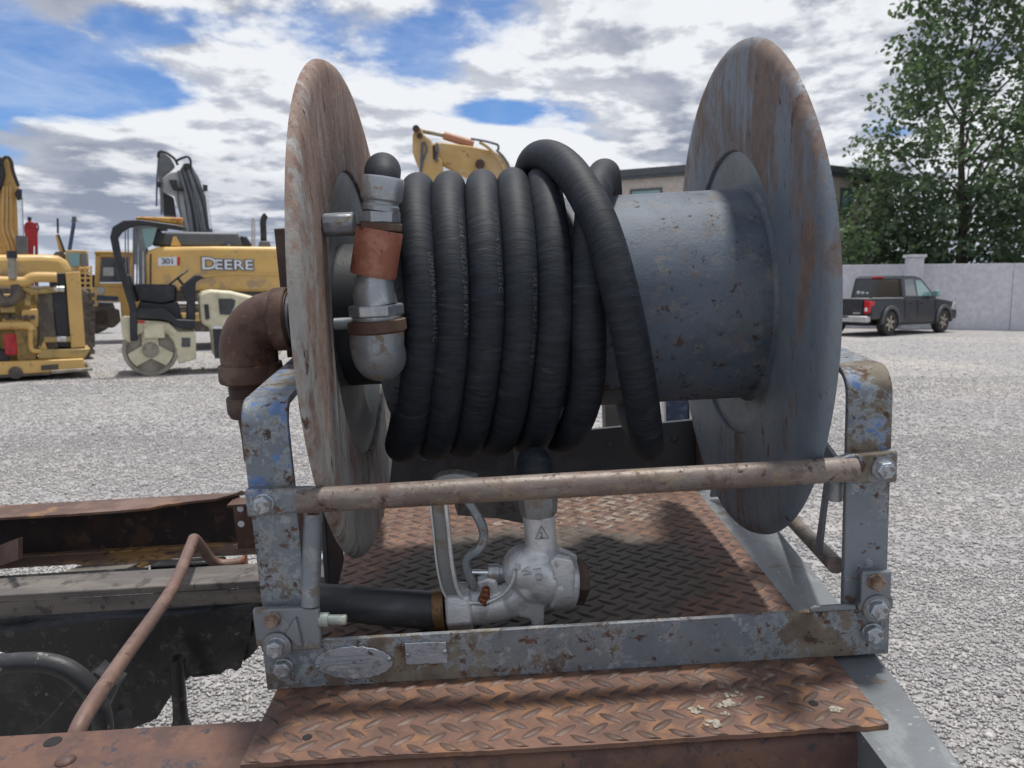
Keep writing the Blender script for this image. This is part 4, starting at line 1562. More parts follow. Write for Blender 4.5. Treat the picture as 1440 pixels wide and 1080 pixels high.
def lump(name, mat, outline, y0, y1, seed, amp=.014, parent=trk):
    """greasy irregular casting from an x-z outline"""
    rnd = random.Random(seed)
    bm = bmesh.new()
    bot = [bm.verts.new((x, y0, z)) for x, z in outline]
    top = [bm.verts.new((x, y1, z)) for x, z in outline]
    n = len(outline)
    bm.faces.new(bot)
    bm.faces.new(top[::-1])
    for i in range(n):
        bm.faces.new((bot[i], bot[(i + 1) % n], top[(i + 1) % n], top[i]))
    bmesh.ops.triangulate(bm, faces=bm.faces)
    for _ in range(3):
        bmesh.ops.subdivide_edges(bm, edges=[e for e in bm.edges if e.calc_length() > .018], cuts=1, use_grid_fill=False)
        bmesh.ops.triangulate(bm, faces=[f for f in bm.faces if len(f.verts) > 3])
    from mathutils import noise as mn
    for v in bm.verts:
        nv = mn.noise_vector(v.co * 18 + Vector((seed, 0, 0))) + mn.noise_vector(v.co * 50 + Vector((seed, 3, 0))) * .75
        v.co += nv * amp + mn.noise_vector(v.co * 8 + Vector((seed, 9, 0))) * amp * 1.3
    mb = MB()
    bm.verts.index_update()
    mb.add([v.co.copy() for v in bm.verts], [tuple(v.index for v in f.verts) for f in bm.faces])
    bm.free()
    return mb.build(name, mat, parent, smooth=50)


lump('gearbox_casting', 'grease', [(-2.0, -.735), (-.53, -.725), (-.54, -.755), (-.585, -.775), (-.600, -.865), (-.69, -.875), (-.80, -.865), (-.85, -.90), (-.89, -1.02), (-2.0, -1.05)], 1.552, 1.66, 3, .012)
lump('greasy_bracket', 'grease', [(-.60, -.745), (-.52, -.735), (-.555, -.82), (-.595, -.85)], 1.56, 1.64, 9, .008)
b = MB()
b.tube(cr([(-.703, 1.5, -.80), (-.707, 1.5, -.86), (-.712, 1.5, -.94), (-.713, 1.5, -.98)], 4), [.016, .015, .015, .014, .014, .015, .014, .015, .016, .020, .022, .022, .02], 12)
b.build('hanging_rod', 'grease', trk, smooth=50)
lump('dusty_arm', 'grease', [(-.735, -.690), (-.70, -.72), (-.80, -.88), (-.95, -.98), (-1.0, -.90), (-.82, -.77)], 1.26, 1.30, 5, .005)
b = MB()
b.tube(cr([(-.853, 1.2, -.632), (-.78, 1.2, -.634), (-.735, 1.2, -.655), (-.705, 1.2, -.70), (-.700, 1.2, -.76), (-.712, 1.19, -.84)], 8), .0165, 16)
b.tube(cr([(-1.3, 1.2, -.62), (-1.0, 1.2, -.622), (-.88, 1.2, -.628)], 6), .0165, 16)
ah = b.build('rubber_air_line', 'rubber', trk, smooth=60)
b = MB()
b.cyl((-.885, 1.2, -.629), (-.850, 1.2, -.632), .0185, 18)
b.build('hose_clamp', 'white_paint', ah, smooth=40)
b = MB()
b.tube(cr([(-.600, .95, -.64), (-.594, .97, -.603), (-.612, 1.12, -.600), (-.640, 1.38, -.600), (-.688, 1.60, -.598), (-.703, 1.66, -.603), (-.705, 1.70, -.640), (-.700, 1.73, -.682), (-.680, 1.745, -.700), (-.630, 1.75, -.700)], 8), .0115, 16)
bp_ = b.build('bent_pipe', 'brown_pipe', trk, smooth=60, label='bent brown metal pipe crossing the chassis')
b = MB()
b.lathe([(0, .0115), (.001, .0155), (.008, .0155), (.009, .012)], (-.636, 1.75, -.700), (1, 0, 0), n=20)
b.build('pipe_collar', 'copper', bp_, smooth=35)
# hidden far side: wheels so the chassis stands on something
for wx, wy in ((-1.9, 1.0), (-1.9, 2.1)):
    b = MB()
    b.lathe([(-.12, .30), (-.13, .40), (-.10, .44), (.10, .44), (.13, .40), (.12, .30)], (wx - .9, wy + .2, -.92), (0, 1, 0), n=40)
    b.build('wheel', 'tyre', trk, smooth=40)

# dried dirt crumbs on the deck
crumbs = [((.222, .898), .013), ((.262, .905), .017), ((.276, .925), .012), ((.392, .880), .011), ((.235, .865), .016), ((.305, .915), .008), ((.253, .885), .008)]
wherec = ['leftmost crumb of dried mortar behind the front lip of the deck', 'largest pale mortar crumb near the middle of the deck front', 'mortar crumb just behind the largest one below the front rail', 'lone mortar crumb at the right end of the deck near the screw hole', 'flat dark mortar crumb at the very edge of the deck plate', 'small mortar crumb to the right of the largest one', 'tiny mortar crumb between the edge crumb and the largest one']
for ((cx_, cy_), r_), lb_ in zip(crumbs, wherec):
    o = thing('mortar_crumb', lb_, 'mortar crumb', (cx_, cy_, ZD), 'crumbs of dried mortar on the deck plate', truck=True)
    b = MB()
    for i in range(16):
        a_ = random.uniform(0, 6.28)
        d_ = r_ * random.uniform(0, .85)
        rr = r_ * random.uniform(.10, .34)
        b.sphere((cx_ + d_ * math.cos(a_), cy_ + d_ * math.sin(a_) * .7, ZD + .0008), rr, 7, sx=random.uniform(.8, 1.5), sz=.3)
    oo = b.build('crumb', 'dirt', o, smooth=0)

# ================================================================== BACKGROUND MACHINES
# ---- cream ride-on roller
D = 13.3
ROT = math.atan2(245 - 720, FPX)
rol = thing('road_roller', 'cream ride-on tandem roller with black roll bar and seat', 'road roller', (at(230, 525, D).x, D, 0))


def PB(parent, name, pts, D_, t, mat, bevel=.02, label=None, smooth=30, d0=0.0):
    b = MB()
    b.prism(poly(pts, D_), 'y', D_ + d0, D_ + d0 + t)
    return b.build(name, mat, parent, smooth=smooth, bevel=bevel, label=label)


PB(rol, 'rear_body', [(170, 446), (187, 449), (227, 452), (238, 454), (250, 466), (275.5, 466), (276, 505), (251, 512), (248, 492), (244, 480), (235, 470), (222, 465), (206, 465), (194, 471), (187, 480), (180, 482), (172, 474)], D, .12, 'cream')
PB(rol, 'rear_body', [(168, 447), (227, 452), (275, 466), (276, 480), (200, 478), (172, 474)], D, .98, 'cream', d0=.125)
PB(rol, 'frame_panel', [(246, 470), (275, 468), (275, 505), (251, 510)], D, .1, 'cream', d0=1.12)
PB(rol, 'vent_recess', [(255.5, 475), (267.5, 475), (267.5, 488), (255.5, 488)], D - .012, .01, 'flare', bevel=0)
PB(rol, 'deck_mat', [(187, 448), (194, 434), (233, 433), (249, 449), (274.5, 450), (274.5, 463), (258, 463), (250, 461), (238, 452), (227, 449)], D - .04, 1.1, 'black_paint')
st = PB(rol, 'seat', [(188, 402), (192, 399), (246, 400), (249, 404), (248, 424), (228, 429), (196, 425)], D + .2, .6, 'black_paint', bevel=.04)
PB(rol, 'seat_back', [(176, 385), (183, 386), (196, 424), (188, 424)], D + .25, .5, 'black_paint', bevel=.03)
PB(rol, 'engine_shroud', [(196, 424), (228, 428), (250, 424), (258, 452), (192, 436)], D + .15, .75, 'black_paint')
PB(rol, 'roll_bar', [(261, 319), (262, 322), (256, 324), (210, 317.5), (195, 317), (182, 320), (172, 326), (166, 334), (171, 362), (181, 396), (193, 436), (193, 479), (183, 480), (182, 434), (171, 397), (160, 361), (154.5, 334), (158, 319), (173, 310), (195.5, 308.5), (247, 315.5)], D - .06, .14, 'black_paint')
PB(rol, 'roof_pad', [(190, 308), (193, 304.5), (225, 305), (258, 306), (257, 315), (245, 314.5), (196, 308)], D - .02, 1.0, 'orange', bevel=.02, label='orange weathered pad on top of the roll bar')
PB(rol, 'steering_column', [(253, 404), (262, 396), (273, 387), (280, 386), (289, 392), (284, 392), (276, 397), (274.5, 414), (275, 450), (262, 451), (263, 424)], D + .1, .5, 'black_paint', bevel=.03)
b = MB()
cc = at(250, 391, D + .35)
ring = []
for k in range(25):
    a_ = 2 * math.pi * k / 24
    ring.append(cc + Vector((.15 * math.cos(a_), .17 * math.sin(a_), .12 * math.cos(a_))))
b.tube(ring, .014, 8, cap=False)
b.cyl(cc, cc + Vector((.10, 0, -.14)), .02, 8)
b.build('steering_wheel', 'black_paint', rol, smooth=60)
# front half
PB(rol, 'front_hood', [(280, 414), (286, 409), (296, 407), (324, 409), (345, 414), (372, 421), (392, 428), (396, 500), (302, 505), (297, 462), (283, 455)], D + .02, .95, 'cream', bevel=.05)
PB(rol, 'hood_window', [(307, 420), (326, 420), (331, 422), (330, 430), (324, 443), (309, 442)], D + .005, .015, 'glass_dark', bevel=0)
PB(rol, 'hood_grille', [(299, 463), (330, 463), (330, 503), (302, 504)], D + .004, .016, 'black_paint', bevel=0)
PB(rol, 'hood_handle', [(287, 428), (293, 428), (295, 448), (289, 450)], D + .0, .02, 'black_paint', bevel=0)
PB(rol, 'decal', [(299.5, 458.5), (312, 458.5), (312, 462), (299.5, 462)], D + .0, .01, 'white_paint', bevel=0)
PB(rol, 'decal', [(188, 450.5), (203, 451), (203, 454.5), (188, 454)], D - .012, .01, 'red_sticker', bevel=0)
for i, (cx_, nm) in enumerate(((211.5, 'drum'), (352, 'drum'))):
    c0 = at(cx_, 488, D)
    rr = c0.z if c0.z < .6 else .41
    rr = .40
    b = MB()
    b.lathe([(0, rr * .86), (0, rr), (1.0, rr), (1.0, rr * .86), (.95, rr * .86), (.95, .02), (.06, .02), (.06, rr * .86)], (c0.x, D + .03, rr), (0, 1, 0), n=64, closed=True)
    dr = b.build('roller_drum', 'drum_steel', rol, smooth=30)
    b = MB()
    for s_ in range(3):
        a0 = 90 + 120 * s_
        o1 = [(c0.x + rr * .80 * math.cos(R(a0 + d)), rr + rr * .80 * math.sin(R(a0 + d))) for d in (-52 if s_ else -52, -25, 0, 25, 52)]
        if s_ == 0:
            pass
        b.prism([(c0.x, rr)] + [(c0.x + rr * .34 * math.cos(R(a0 - 60)), rr + rr * .34 * math.sin(R(a0 - 60)))] + [(c0.x + rr * .82 * math.cos(R(a0 + d)), rr + rr * .82 * math.sin(R(a0 + d))) for d in (-20, -8, 8, 20)] + [(c0.x + rr * .34 * math.cos(R(a0 + 60)), rr + rr * .34 * math.sin(R(a0 + 60)))], 'y', D + .035 + .001 * s_, D + .065)
    b.build('drum_spokes', 'cream', dr, smooth=20, bevel=.006)
    b = MB()
    b.lathe([(0, .045), (0, .11), (.02, .12), (.03, .11)], (c0.x, D + .005, rr), (0, 1, 0), n=24)
    b.build('drum_hub', 'drum_steel', dr, smooth=30, bevel=.004)
b = MB()
for dx in (-6.5, 7.5):
    c0 = at(216.5 + dx, 468, D)
    b.box(c0.x - .075, c0.x + .075, D - .05, D + .0, c0.z - .08, c0.z + .14)
b.build('drum_bracket', 'cream', rol, bevel=.012)
b = MB()
for dx in (-3.5, 0, 3.5):
    c0 = at(218 + dx, 468, D)
    b.box(c0.x - .012, c0.x + .012, D - .04, D - .01, c0.z - .08, c0.z + .12)
b.build('bracket_bolts', 'black_paint', rol)

# ---- grey and yellow excavator
D = 18.8
ROT = math.atan2(290 - 720, FPX)
exc = thing('excavator', 'yellow excavator with grey folded boom and white DEERE lettering on its side', 'excavator', (at(300, 480, D).x, D, 0))
b = MB()
bd = poly([(203, 360), (208, 352), (222, 347), (300, 346), (440, 347), (444, 352), (446, 412), (330, 410), (205, 408)], D)
b.prism(bd, 'y', D, D + 2.6)
b.build('side_body', 'deere_yellow', exc, bevel=.09, segs=3)
PB(exc, 'side_crease', [(275, 387), (330, 382), (446, 386), (446, 390), (330, 386.5), (275, 391)], D - .02, .03, 'yellow', bevel=.005)
PB(exc, 'lower_skirt', [(206, 409), (444, 413), (430, 424), (240, 424)], D + .1, 2.3, 'track')
PB(exc, 'door_gap', [(210.5, 358), (213, 356), (213, 404), (210.5, 404)], D - .01, .02, 'rust_dark', bevel=0)
PB(exc, 'door_gap', [(200, 354), (202, 353), (203, 404), (200, 404)], D - .02, .3, 'steel_light', bevel=0)
PB(exc, 'hood', [(222, 346), (229, 327), (245, 325.5), (335, 327), (342, 346)], D + .35, 1.9, 'hood_grey', bevel=.05)
PB(exc, 'hood_rear', [(338, 346), (338, 331), (347, 332), (355, 346)], D + .4, 1.8, 'black_paint', bevel=.04)
PB(exc, 'hood_corner', [(240, 345.8), (243, 333), (248, 333), (255, 345.8)], D + .28, .06, 'deere_yellow', bevel=.005)
b = MB()
c0 = at(321.5, 346, D + .3)
b.sphere(c0, .11, 14, sz=.45)
b.build('filler_cap', 'black_paint', exc, smooth=60)
b = MB()
e0 = [at(371, 347, D + .8), at(370.5, 325, D + .8), at(370, 312, D + .8), at(372, 305, D + .8), at(374.5, 303, D + .8)]
b.tube(cr(e0, 4), .072, 14)
b.build('exhaust_stack', 'black_paint', exc, smooth=60)
PB(exc, 'exhaust_base', [(364.5, 347), (366, 339), (379, 339), (381, 347)], D + .6, .5, 'hood_grey')
b = MB()
b.tube([at(354.5, 346, D + .5), at(354.5, 309, D + .5), at(356, 306.5, D + .5), at(358, 309, D + .5), at(358, 346, D + .5)], .018, 8)
b.build('grab_rail', 'steel_light', exc, smooth=50)
# cab
cabp = [(186, 404), (185, 330), (189, 318), (232, 317), (231, 335), (222, 346), (204, 352), (203, 404)]
b = MB()
for pts in ([(195, 404), (193.5, 318), (198, 317.5), (200, 330), (203, 345), (205, 352), (205, 404)], [(186, 404), (186.5, 318), (188.5, 318), (188, 404)], [(186, 321), (186, 316), (233, 315), (233, 320)]):
    b.prism(poly(pts, D), 'y', D + .02, D + .12)
    b.prism(poly(pts, D), 'y', D + 1.0, D + 1.1)
b.prism(poly([(186, 316.5), (186, 313), (232, 312), (233, 315)], D), 'y', D, D + 1.15)
cb = b.build('cab', 'steel_grey', exc, bevel=.012)
PB(cb, 'window', [(198.5, 321), (221, 320), (214, 345), (203.5, 351), (200, 338)], D + .05, .03, 'glass_teal', bevel=0)
PB(cb, 'window', [(188.5, 321), (193, 321), (194, 372), (188.5, 372)], D + .07, .02, 'glass_grey', bevel=0)
PB(cb, 'cab_seat', [(214, 326), (222, 322), (230, 328), (228, 345), (214, 345)], D + .2, .5, 'black_paint', bevel=.03)
for xx in (176, 180):
    b = MB()
    b.tube([at(xx, 320, D - .1), at(xx + .5, 365, D - .1), at(xx + 2, 390, D - .1)], .014, 8)
    b.build('mirror_arm', 'steel_grey', exc, smooth=50)
# boom and folded arm
PB(exc, 'boom', [(245, 266), (252, 240), (258, 230), (268, 230), (280, 250), (290, 280), (300, 330), (262, 330), (255, 300), (250, 285)], D + 1.35, .35, 'steel_grey', bevel=.03)
PB(exc, 'boom_side', [(229, 250), (240, 243), (254, 240), (256, 255), (262, 300), (268, 328), (258, 328), (252, 300), (245, 276), (229, 270)], D + 1.3, .04, 'steel_light', bevel=.01)
PB(exc, 'arm', [(222.5, 216), (228, 212.5), (240, 222), (246, 233), (239, 240), (231, 246), (230, 270), (244, 277), (248, 305), (230, 304), (225, 280), (222, 240)], D + 1.45, .3, 'steel_grey', bevel=.02)
PB(exc, 'arm_panel', [(230, 272), (243, 278), (247, 303), (231, 302)], D + 1.43, .015, 'black_paint', bevel=0)
for i, (p0, p1, p2, r_) in enumerate((((252, 240), (264, 285), (270, 327), .05), ((257, 236), (272, 285), (279, 327), .045), ((262, 232), (280, 283), (288, 325), .05), ((268, 234), (286, 280), (294, 322), .035), ((266, 238), (277, 290), (284, 326), .03), ((224, 215), (221, 250), (220, 290), .02), ((227, 250), (226.5, 280), (227, 302), .022), ((250, 262), (252, 290), (261, 325), .016))):
    b = MB()
    b.tube(cr([at(*p0, D + 1.25 - .0 * i), at(*p1, D + 1.25), at(*p2, D + 1.25)], 5), r_, 10)
    b.build('hydraulic_line', 'hood_grey' if i % 2 else 'steel_grey', exc, smooth=60)
b = MB()
b.cyl(at(289, 262, D + 1.2), at(296, 322, D + 1.2), .035, 12)
b.build('chrome_rod', 'chrome', exc, smooth=50)
b = MB()
b.tube(cr([at(248, 226, D + 1.2), at(257, 222, D + 1.2), at(264, 220.5, D + 1.2), at(268, 226, D + 1.2), at(268, 236, D + 1.2)], 4), .028, 8)
b.tube(cr([at(222, 222, D + 1.2), at(224, 214, D + 1.2), at(232, 214, D + 1.2), at(245, 223, D + 1.2), at(250, 232, D + 1.2)], 4), .03, 8)
b.build('hose_loop', 'black_paint', exc, smooth=60)
for pts in ([(237, 253), (248, 252), (250, 262), (258, 264), (256, 268), (243, 266)], [(285, 259), (292, 260), (292, 268), (286, 268)], [(219.5, 256), (225, 255), (225, 262), (219.5, 262)], [(258, 230), (266, 229), (265, 238), (260, 238)]):
    PB(exc, 'bracket', pts, D + 1.1, .25, 'black_paint', bevel=.01)
# tracks
b = MB()
tp = poly([(192, 440), (200, 430), (440, 430), (452, 442), (452, 455), (440, 466), (200, 466), (190, 454)], D)
b.prism(tp, 'y', D - .2, D + .4)
b.prism(tp, 'y', D + 2.1, D + 2.7)
tr_ = b.build('track', 'track', exc, bevel=.03)
PB(exc, 'track_frame', [(215, 440), (425, 440), (425, 452), (215, 452)], D - .25, .04, 'yellow')
# lettering
b = MB()
b2 = MB()


def wtext(b, body, size, px_, py_, D_, y, depth, bold=0, sxs=1.0):
    vs, fs = text_mesh(body, size, 1.05, extrude=depth, bold=bold)
    c = at(px_, py_, D_)
    b.add([(c.x + v[0] * sxs, y - v[2], c.z + v[1]) for v in vs], fs)


mpp = (at(283, 0, D) - at(282, 0, D)).length
for bb, bo, dep, yy_ in ((b2, .022, .006, D - .012), (b, .004, .006, D - .028)):
    wtext(bb, 'D', .375, 282.5, 378.5, D, yy_, dep, bo, 1.25)
    wtext(bb, 'EERE', .300, 301.0, 378.5, D, yy_, dep, bo, 1.28)
b2.build('lettering_outline', 'ink', exc, smooth=0, merge=False)
b.build('lettering', 'white_paint', exc, smooth=0, merge=False)
stk = PB(exc, 'sticker', [(222, 362), (249, 361), (250, 373.5), (222, 374)], D - .012, .01, 'white_paint', bevel=0)
PB(stk, 'sticker_mark', [(249, 362), (253, 361), (253, 373), (249, 373)], D - .02, .008, 'red_sticker', bevel=0)
for k, ch in enumerate(('3', '0', '1')):
    b = MB()
    wtext(b, ch, .17, 227 + 6 * k, 371, D, D - .016, .001, .004, 1.1)
    b.build('sticker_text', 'ink', stk, smooth=0, merge=False)

# ---- yellow engine skid at the left
D = 13.6
ROT = math.atan2(60 - 720, FPX)
eng = thing('engine_unit', 'yellow diesel engine power unit on a skid with radiator and red filter', 'engine', (at(50, 532, D).x, D, 0))
PB(eng, 'radiator_guard', [(92, 383), (112.5, 382), (120.5, 488), (100, 490)], D - .05, .5, 'yellow', bevel=.01)
PB(eng, 'radiator_core', [(68, 384), (91.5, 384), (99, 489), (82, 488)], D + .0, .8, 'black_paint', bevel=.01, label='black radiator core')
PB(eng, 'cooler_panel', [(54, 412), (73, 412), (79, 478), (60, 478)], D - .02, .5, 'track', bevel=.005)
PB(eng, 'engine_block', [(-40, 415), (52, 412), (56, 470), (52, 508), (-40, 512)], D + .12, .6, 'engine_yellow', bevel=.02)
for pts, m_ in (([(0, 420), (18, 420), (22, 440), (0, 440)], 'engine_yellow'), ([(32, 398), (42, 400), (44, 430), (34, 430)], 'engine_yellow'), ([(30, 436), (54, 434), (54, 460), (30, 462)], 'yellow'), ([(3, 448), (44, 446), (46, 455), (3, 458)], 'yellow'), ([(20, 462), (52, 460), (52, 506), (24, 508)], 'engine_yellow'), ([(-30, 426), (-4, 426), (-4, 500), (-30, 500)], 'engine_yellow')):
    PB(eng, 'engine_casting', pts, D - .02, .16, m_, bevel=.02)
b = MB()
b.box(at(30, 0, D).x, at(44, 0, D).x, D - .01, D + .14, .35, .55)
b.build('pump_housing', 'track', eng)
for k in range(5):
    b = MB()
    c0 = at(10 + 9 * k, 446, D)
    b.cyl((c0.x, D - .06, c0.z), (c0.x, D + .1, c0.z), .035, 10)
    b.build('stud', 'track', eng, smooth=30)
b = MB()
b.tube(cr([at(-40, 394, D - .1), at(10, 396, D - .1), at(35, 396, D - .1), at(48, 390, D - .1), at(80, 390, D - .1)], 6), .075, 14)
b.build('coolant_pipe', 'yellow', eng, smooth=60)
b = MB()
b.tube(cr([at(30, 404, D - .05), at(45, 409, D - .05), at(60, 409, D - .05), at(90, 406, D - .05)], 6), .045, 12)
b.build('coolant_pipe', 'engine_yellow', eng, smooth=60)
b = MB()
b.tube(cr([at(-40, 459, D - .12), at(20, 458, D - .12), at(40, 458, D - .12), at(46, 464, D - .12)], 6), .06, 12)
b.build('oil_pipe', 'yellow', eng, smooth=60)
b = MB()
b.tube(cr([at(43, 465, D - .1), at(43, 485, D - .1), at(46, 493, D - .1), at(58, 494, D - .1)], 6), .036, 12)
b.build('oil_pipe', 'yellow', eng, smooth=60)
b = MB()
for px_, py_ in ((79, 406.5), (87, 406.5), (83, 477), (90, 477)):
    c0 = at(px_, py_, D - .05)
    b.cyl(c0 - Vector((.03, 0, 0)), c0 + Vector((.03, 0, 0)), .05, 12)
b.build('hose_clamp', 'silver', eng, smooth=40)
b = MB()
b.cyl(at(62, 478, D - .03), at(100, 477, D - .03), .045, 12)
b.build('radiator_outlet', 'engine_yellow', eng, smooth=40)
b = MB()
c0 = at(14, 470, D - .22)
b.lathe([(.0, .07), (.0, .078), (-.28, .078), (-.30, .06)], c0, (0, 0, 1), n=20)
b.build('oil_filter', 'red_paint', eng, smooth=40, label='red spin-on oil filter')
b = MB()
b.tube([at(18, 392, D - .2), at(17, 375, D - .2), at(16.5, 362, D - .2), at(16.5, 356, D - .2)], .055, 14)
eh = b.build('exhaust_pipe', 'drum_steel', eng, smooth=50)
b = MB()
c0 = at(16.5, 357, D - .22)
b.lathe([(-.06, .06), (-.06, .068), (.04, .068), (.04, .06)], c0, (0, 0, 1), n=20)
b.build('exhaust_mouth', 'black_paint', eh, smooth=40)
b = MB()
b.tube(cr([at(22, 400, D - .1), at(24, 414, D - .1), at(14, 424, D - .1), at(2, 424, D - .1), at(-6, 410, D - .1)], 6), .075, 14)
b.build('turbo_duct', 'track', eng, smooth=60)
PB(eng, 'front_mount', [(54, 495), (62, 477), (68, 495)], D - .06, .3, 'yellow')
PB(eng, 'mount_rail', [(54, 492), (128, 490), (120, 504), (54, 505)], D - .12, .9, 'engine_yellow')
PB(eng, 'skid_rail', [(-60, 511), (50, 507), (118, 504), (121, 521), (60, 525), (-60, 533)], D - .2, .15, 'yellow')
PB(eng, 'skid_rail', [(-60, 511), (50, 507), (118, 504), (121, 521), (60, 525), (-60, 533)], D - .2, .15, 'yellow', d0=1.1)
PB(eng, 'skid_foot', [(72, 526), (72, 521), (130, 517), (130, 521)], D - .26, 1.4, 'drum_steel', bevel=.01)
PB(eng, 'skid_foot', [(-60, 536), (-60, 530), (72, 524), (72, 527)], D - .22, 1.4, 'track', bevel=.01)
PB(eng, 'rail_recess', [(58, 514), (82, 512), (82, 519), (58, 521)], D - .215, .02, 'track', bevel=0)
b = MB()
c0 = at(22, 524, D - .2)
b.lathe([(0, .09), (.02, .09)], c0, (0, -1, 0), n=20)
b.build('skid_hole', 'track', eng, smooth=30)
PB(eng, 'belt_guard', [(-40, 480), (10, 493), (14, 508), (-40, 510)], D - .1, .1, 'black_paint')
PB(eng, 'cross_tube', [(-40, 417), (36, 417), (36, 421), (-40, 422)], D - .06, .08, 'brown_pipe')

# ---- big yellow excavator behind the engine unit
D = 17.4
ROT = math.atan2(40 - 720, FPX)
ex2 = thing('excavator', 'yellow excavator at the far left with upright boom and rounded hood behind the engine unit', 'excavator', (at(40, 500, D).x, D, 0))
b = MB()
b.prism(poly([(-120, 358), (-20, 357.5), (60, 357.5), (82, 359), (94, 366), (101, 378), (102, 392), (-120, 392)], D), 'y', D, D + 2.4)
b.build('hood', 'deere_yellow', ex2, bevel=.12, segs=3)
PB(ex2, 'boom', [(-60, 358), (-50, 300), (-20, 250), (2, 224), (10, 220), (18, 224), (21, 240), (27, 262), (28, 290), (26, 320), (29, 358)], D + .9, .45, 'yellow', bevel=.03)
PB(ex2, 'arm', [(-40, 230), (-20, 210), (4, 222), (8, 244), (4, 262), (-6, 274), (-40, 262)], D + .75, .5, 'black_paint', bevel=.03)
for x0_, x1_ in ((2, 4), (8, 9), (13.5, 14)):
    b = MB()
    b.tube(cr([at(x1_ + 1, 262, D + .8), at(x0_ + 2, 300, D + .8), at(x0_ + 2, 322, D + .8), at(x0_ + 8, 340, D + .8), at(x0_ + 13, 357, D + .8)], 6), .028, 8)
    b.build('hydraulic_line', 'yellow_pale', ex2, smooth=60)
b = MB()
b.cyl(at(27.5, 278, D + .6), at(29.5, 333, D + .6), .055, 14)
b.build('cylinder_rod', 'chrome', ex2, smooth=50)
b = MB()
b.cyl(at(30, 332, D + .6), at(31, 358, D + .6), .10, 16)
b.build('cylinder_barrel', 'hood_grey', ex2, smooth=50)
PB(ex2, 'rod_clevis', [(20, 272), (25, 264), (31, 266), (31, 280), (25, 282)], D + .5, .3, 'black_paint')
b = MB()
b.tube(cr([at(2, 232, D + .7), at(5, 223, D + .7), at(11, 221, D + .7), at(16, 228, D + .7), at(18, 240, D + .7), at(26, 262, D + .7)], 5), .03, 8)
b.build('hose_loop', 'black_paint', ex2, smooth=60)
b = MB()
tp = poly([(-120, 402), (112, 402), (126, 412), (132, 440), (132, 480), (126, 500), (110, 507), (-120, 510)], D)
b.prism(tp, 'y', D - .3, D + .35)
b.prism(tp, 'y', D + 2.0, D + 2.6)
b.build('track', 'track', ex2, bevel=.05)
for k in range(9):
    PB(ex2, 'track_shoe', [(124 + (1 if k % 2 else 0), 411 + 10 * k), (133.5, 412 + 10 * k), (134, 418 + 10 * k), (125, 418 + 10 * k)], D - .32, .7, 'track', bevel=.01)

# ---- red folded attachment standing behind
D = 24.5
ROT = math.atan2(44 - 720, FPX)
red = thing('folded_crane_arm', 'red folded machine arm rising behind the hood of the left excavator', 'crane arm', (at(44, 410, D).x, D, 0))
PB(red, 'arm_body', [(34, 316), (36, 313), (43, 311), (51, 314), (53, 324), (53.5, 345), (52, 359), (49, 345), (47.5, 345), (48, 410), (39, 410), (38, 345), (35.5, 332), (33.5, 322)], D, .35, 'red_paint', bevel=.04)
PB(red, 'side_link', [(50, 312.5), (53, 313), (55.5, 319), (54, 326), (52, 331), (51, 326), (53, 319), (51, 315)], D + .1, .1, 'flare', bevel=.01)
PB(red, 'ram', [(49, 342), (53.5, 342), (54.5, 410), (48.5, 410)], D + .05, .12, 'hood_grey', bevel=.02)
b = MB()
c0 = at(41.5, 309, D + .15)
b.lathe([(-.08, .05), (0, .04), (.02, .055), (.06, .05), (.08, .02)], c0, (0, 0, 1), n=14)
b.build('top_pin', 'black_paint', red, smooth=40)

# ---- distant loader with glass cab
D = 27.5
ROT = math.atan2(105 - 720, FPX)
ld = thing('wheel_loader', 'small yellow loader with glazed cab and raised arm behind the radiator guard', 'loader', (at(105, 460, D).x, D, 0))
lc = PB(ld, 'cab', [(92, 354), (92, 351.5), (121, 352), (124, 356), (125, 372), (125, 385), (92, 385)], D + .06, 1.2, 'yellow_pale', bevel=.02)
PB(lc, 'window', [(94, 356), (112, 356), (112, 374), (98, 374)], D, .05, 'glass_teal', bevel=0)
PB(lc, 'window', [(115, 356), (121, 357), (123, 374), (115, 374)], D, .05, 'glass_grey', bevel=0)
PB(ld, 'raised_arm', [(77.5, 331), (82, 328), (88, 345), (93, 354), (86, 356), (82, 350)], D + .3, .3, 'yellow', bevel=.02)
PB(ld, 'arm_pivot', [(75, 358), (78, 354), (88, 353), (92, 358), (92, 372), (78, 372)], D + .2, .5, 'track', bevel=.03)
b = MB()
b.tube([at(81, 307, D + .3), at(81.5, 328, D + .3)], .03, 8)
b.tube([at(82, 330, D + .25), at(91, 354, D + .25)], .03, 8)
b.build('lift_rod', 'black_paint', ld, smooth=50)
b = MB()
for k in range(5):
    p0, p1 = at(112, 377 + 7 * k, D - .1), at(128, 377 + 7 * k, D - .1)
    b.cyl(p0, p1, .03, 8)
for px_ in (112, 120, 128):
    b.cyl(at(px_, 374, D - .1), at(px_, 407, D - .1), .03, 8)
b.build('step_rail', 'yellow', ld, smooth=40)
PB(ld, 'chassis', [(85, 386), (135, 386), (138, 430), (85, 430)], D + .2, 1.6, 'black_paint', bevel=.03)
for px_ in (92, 128):
    b = MB()
    c0 = at(px_, 440, D)
    b.lathe([(-.05, .3), (-.05, .62), (0, .68), (.45, .68), (.5, .62), (.5, .3)], (c0.x, D, .68), (0, 1, 0), n=32)
    b.build('wheel', 'tyre', ld, smooth=40)

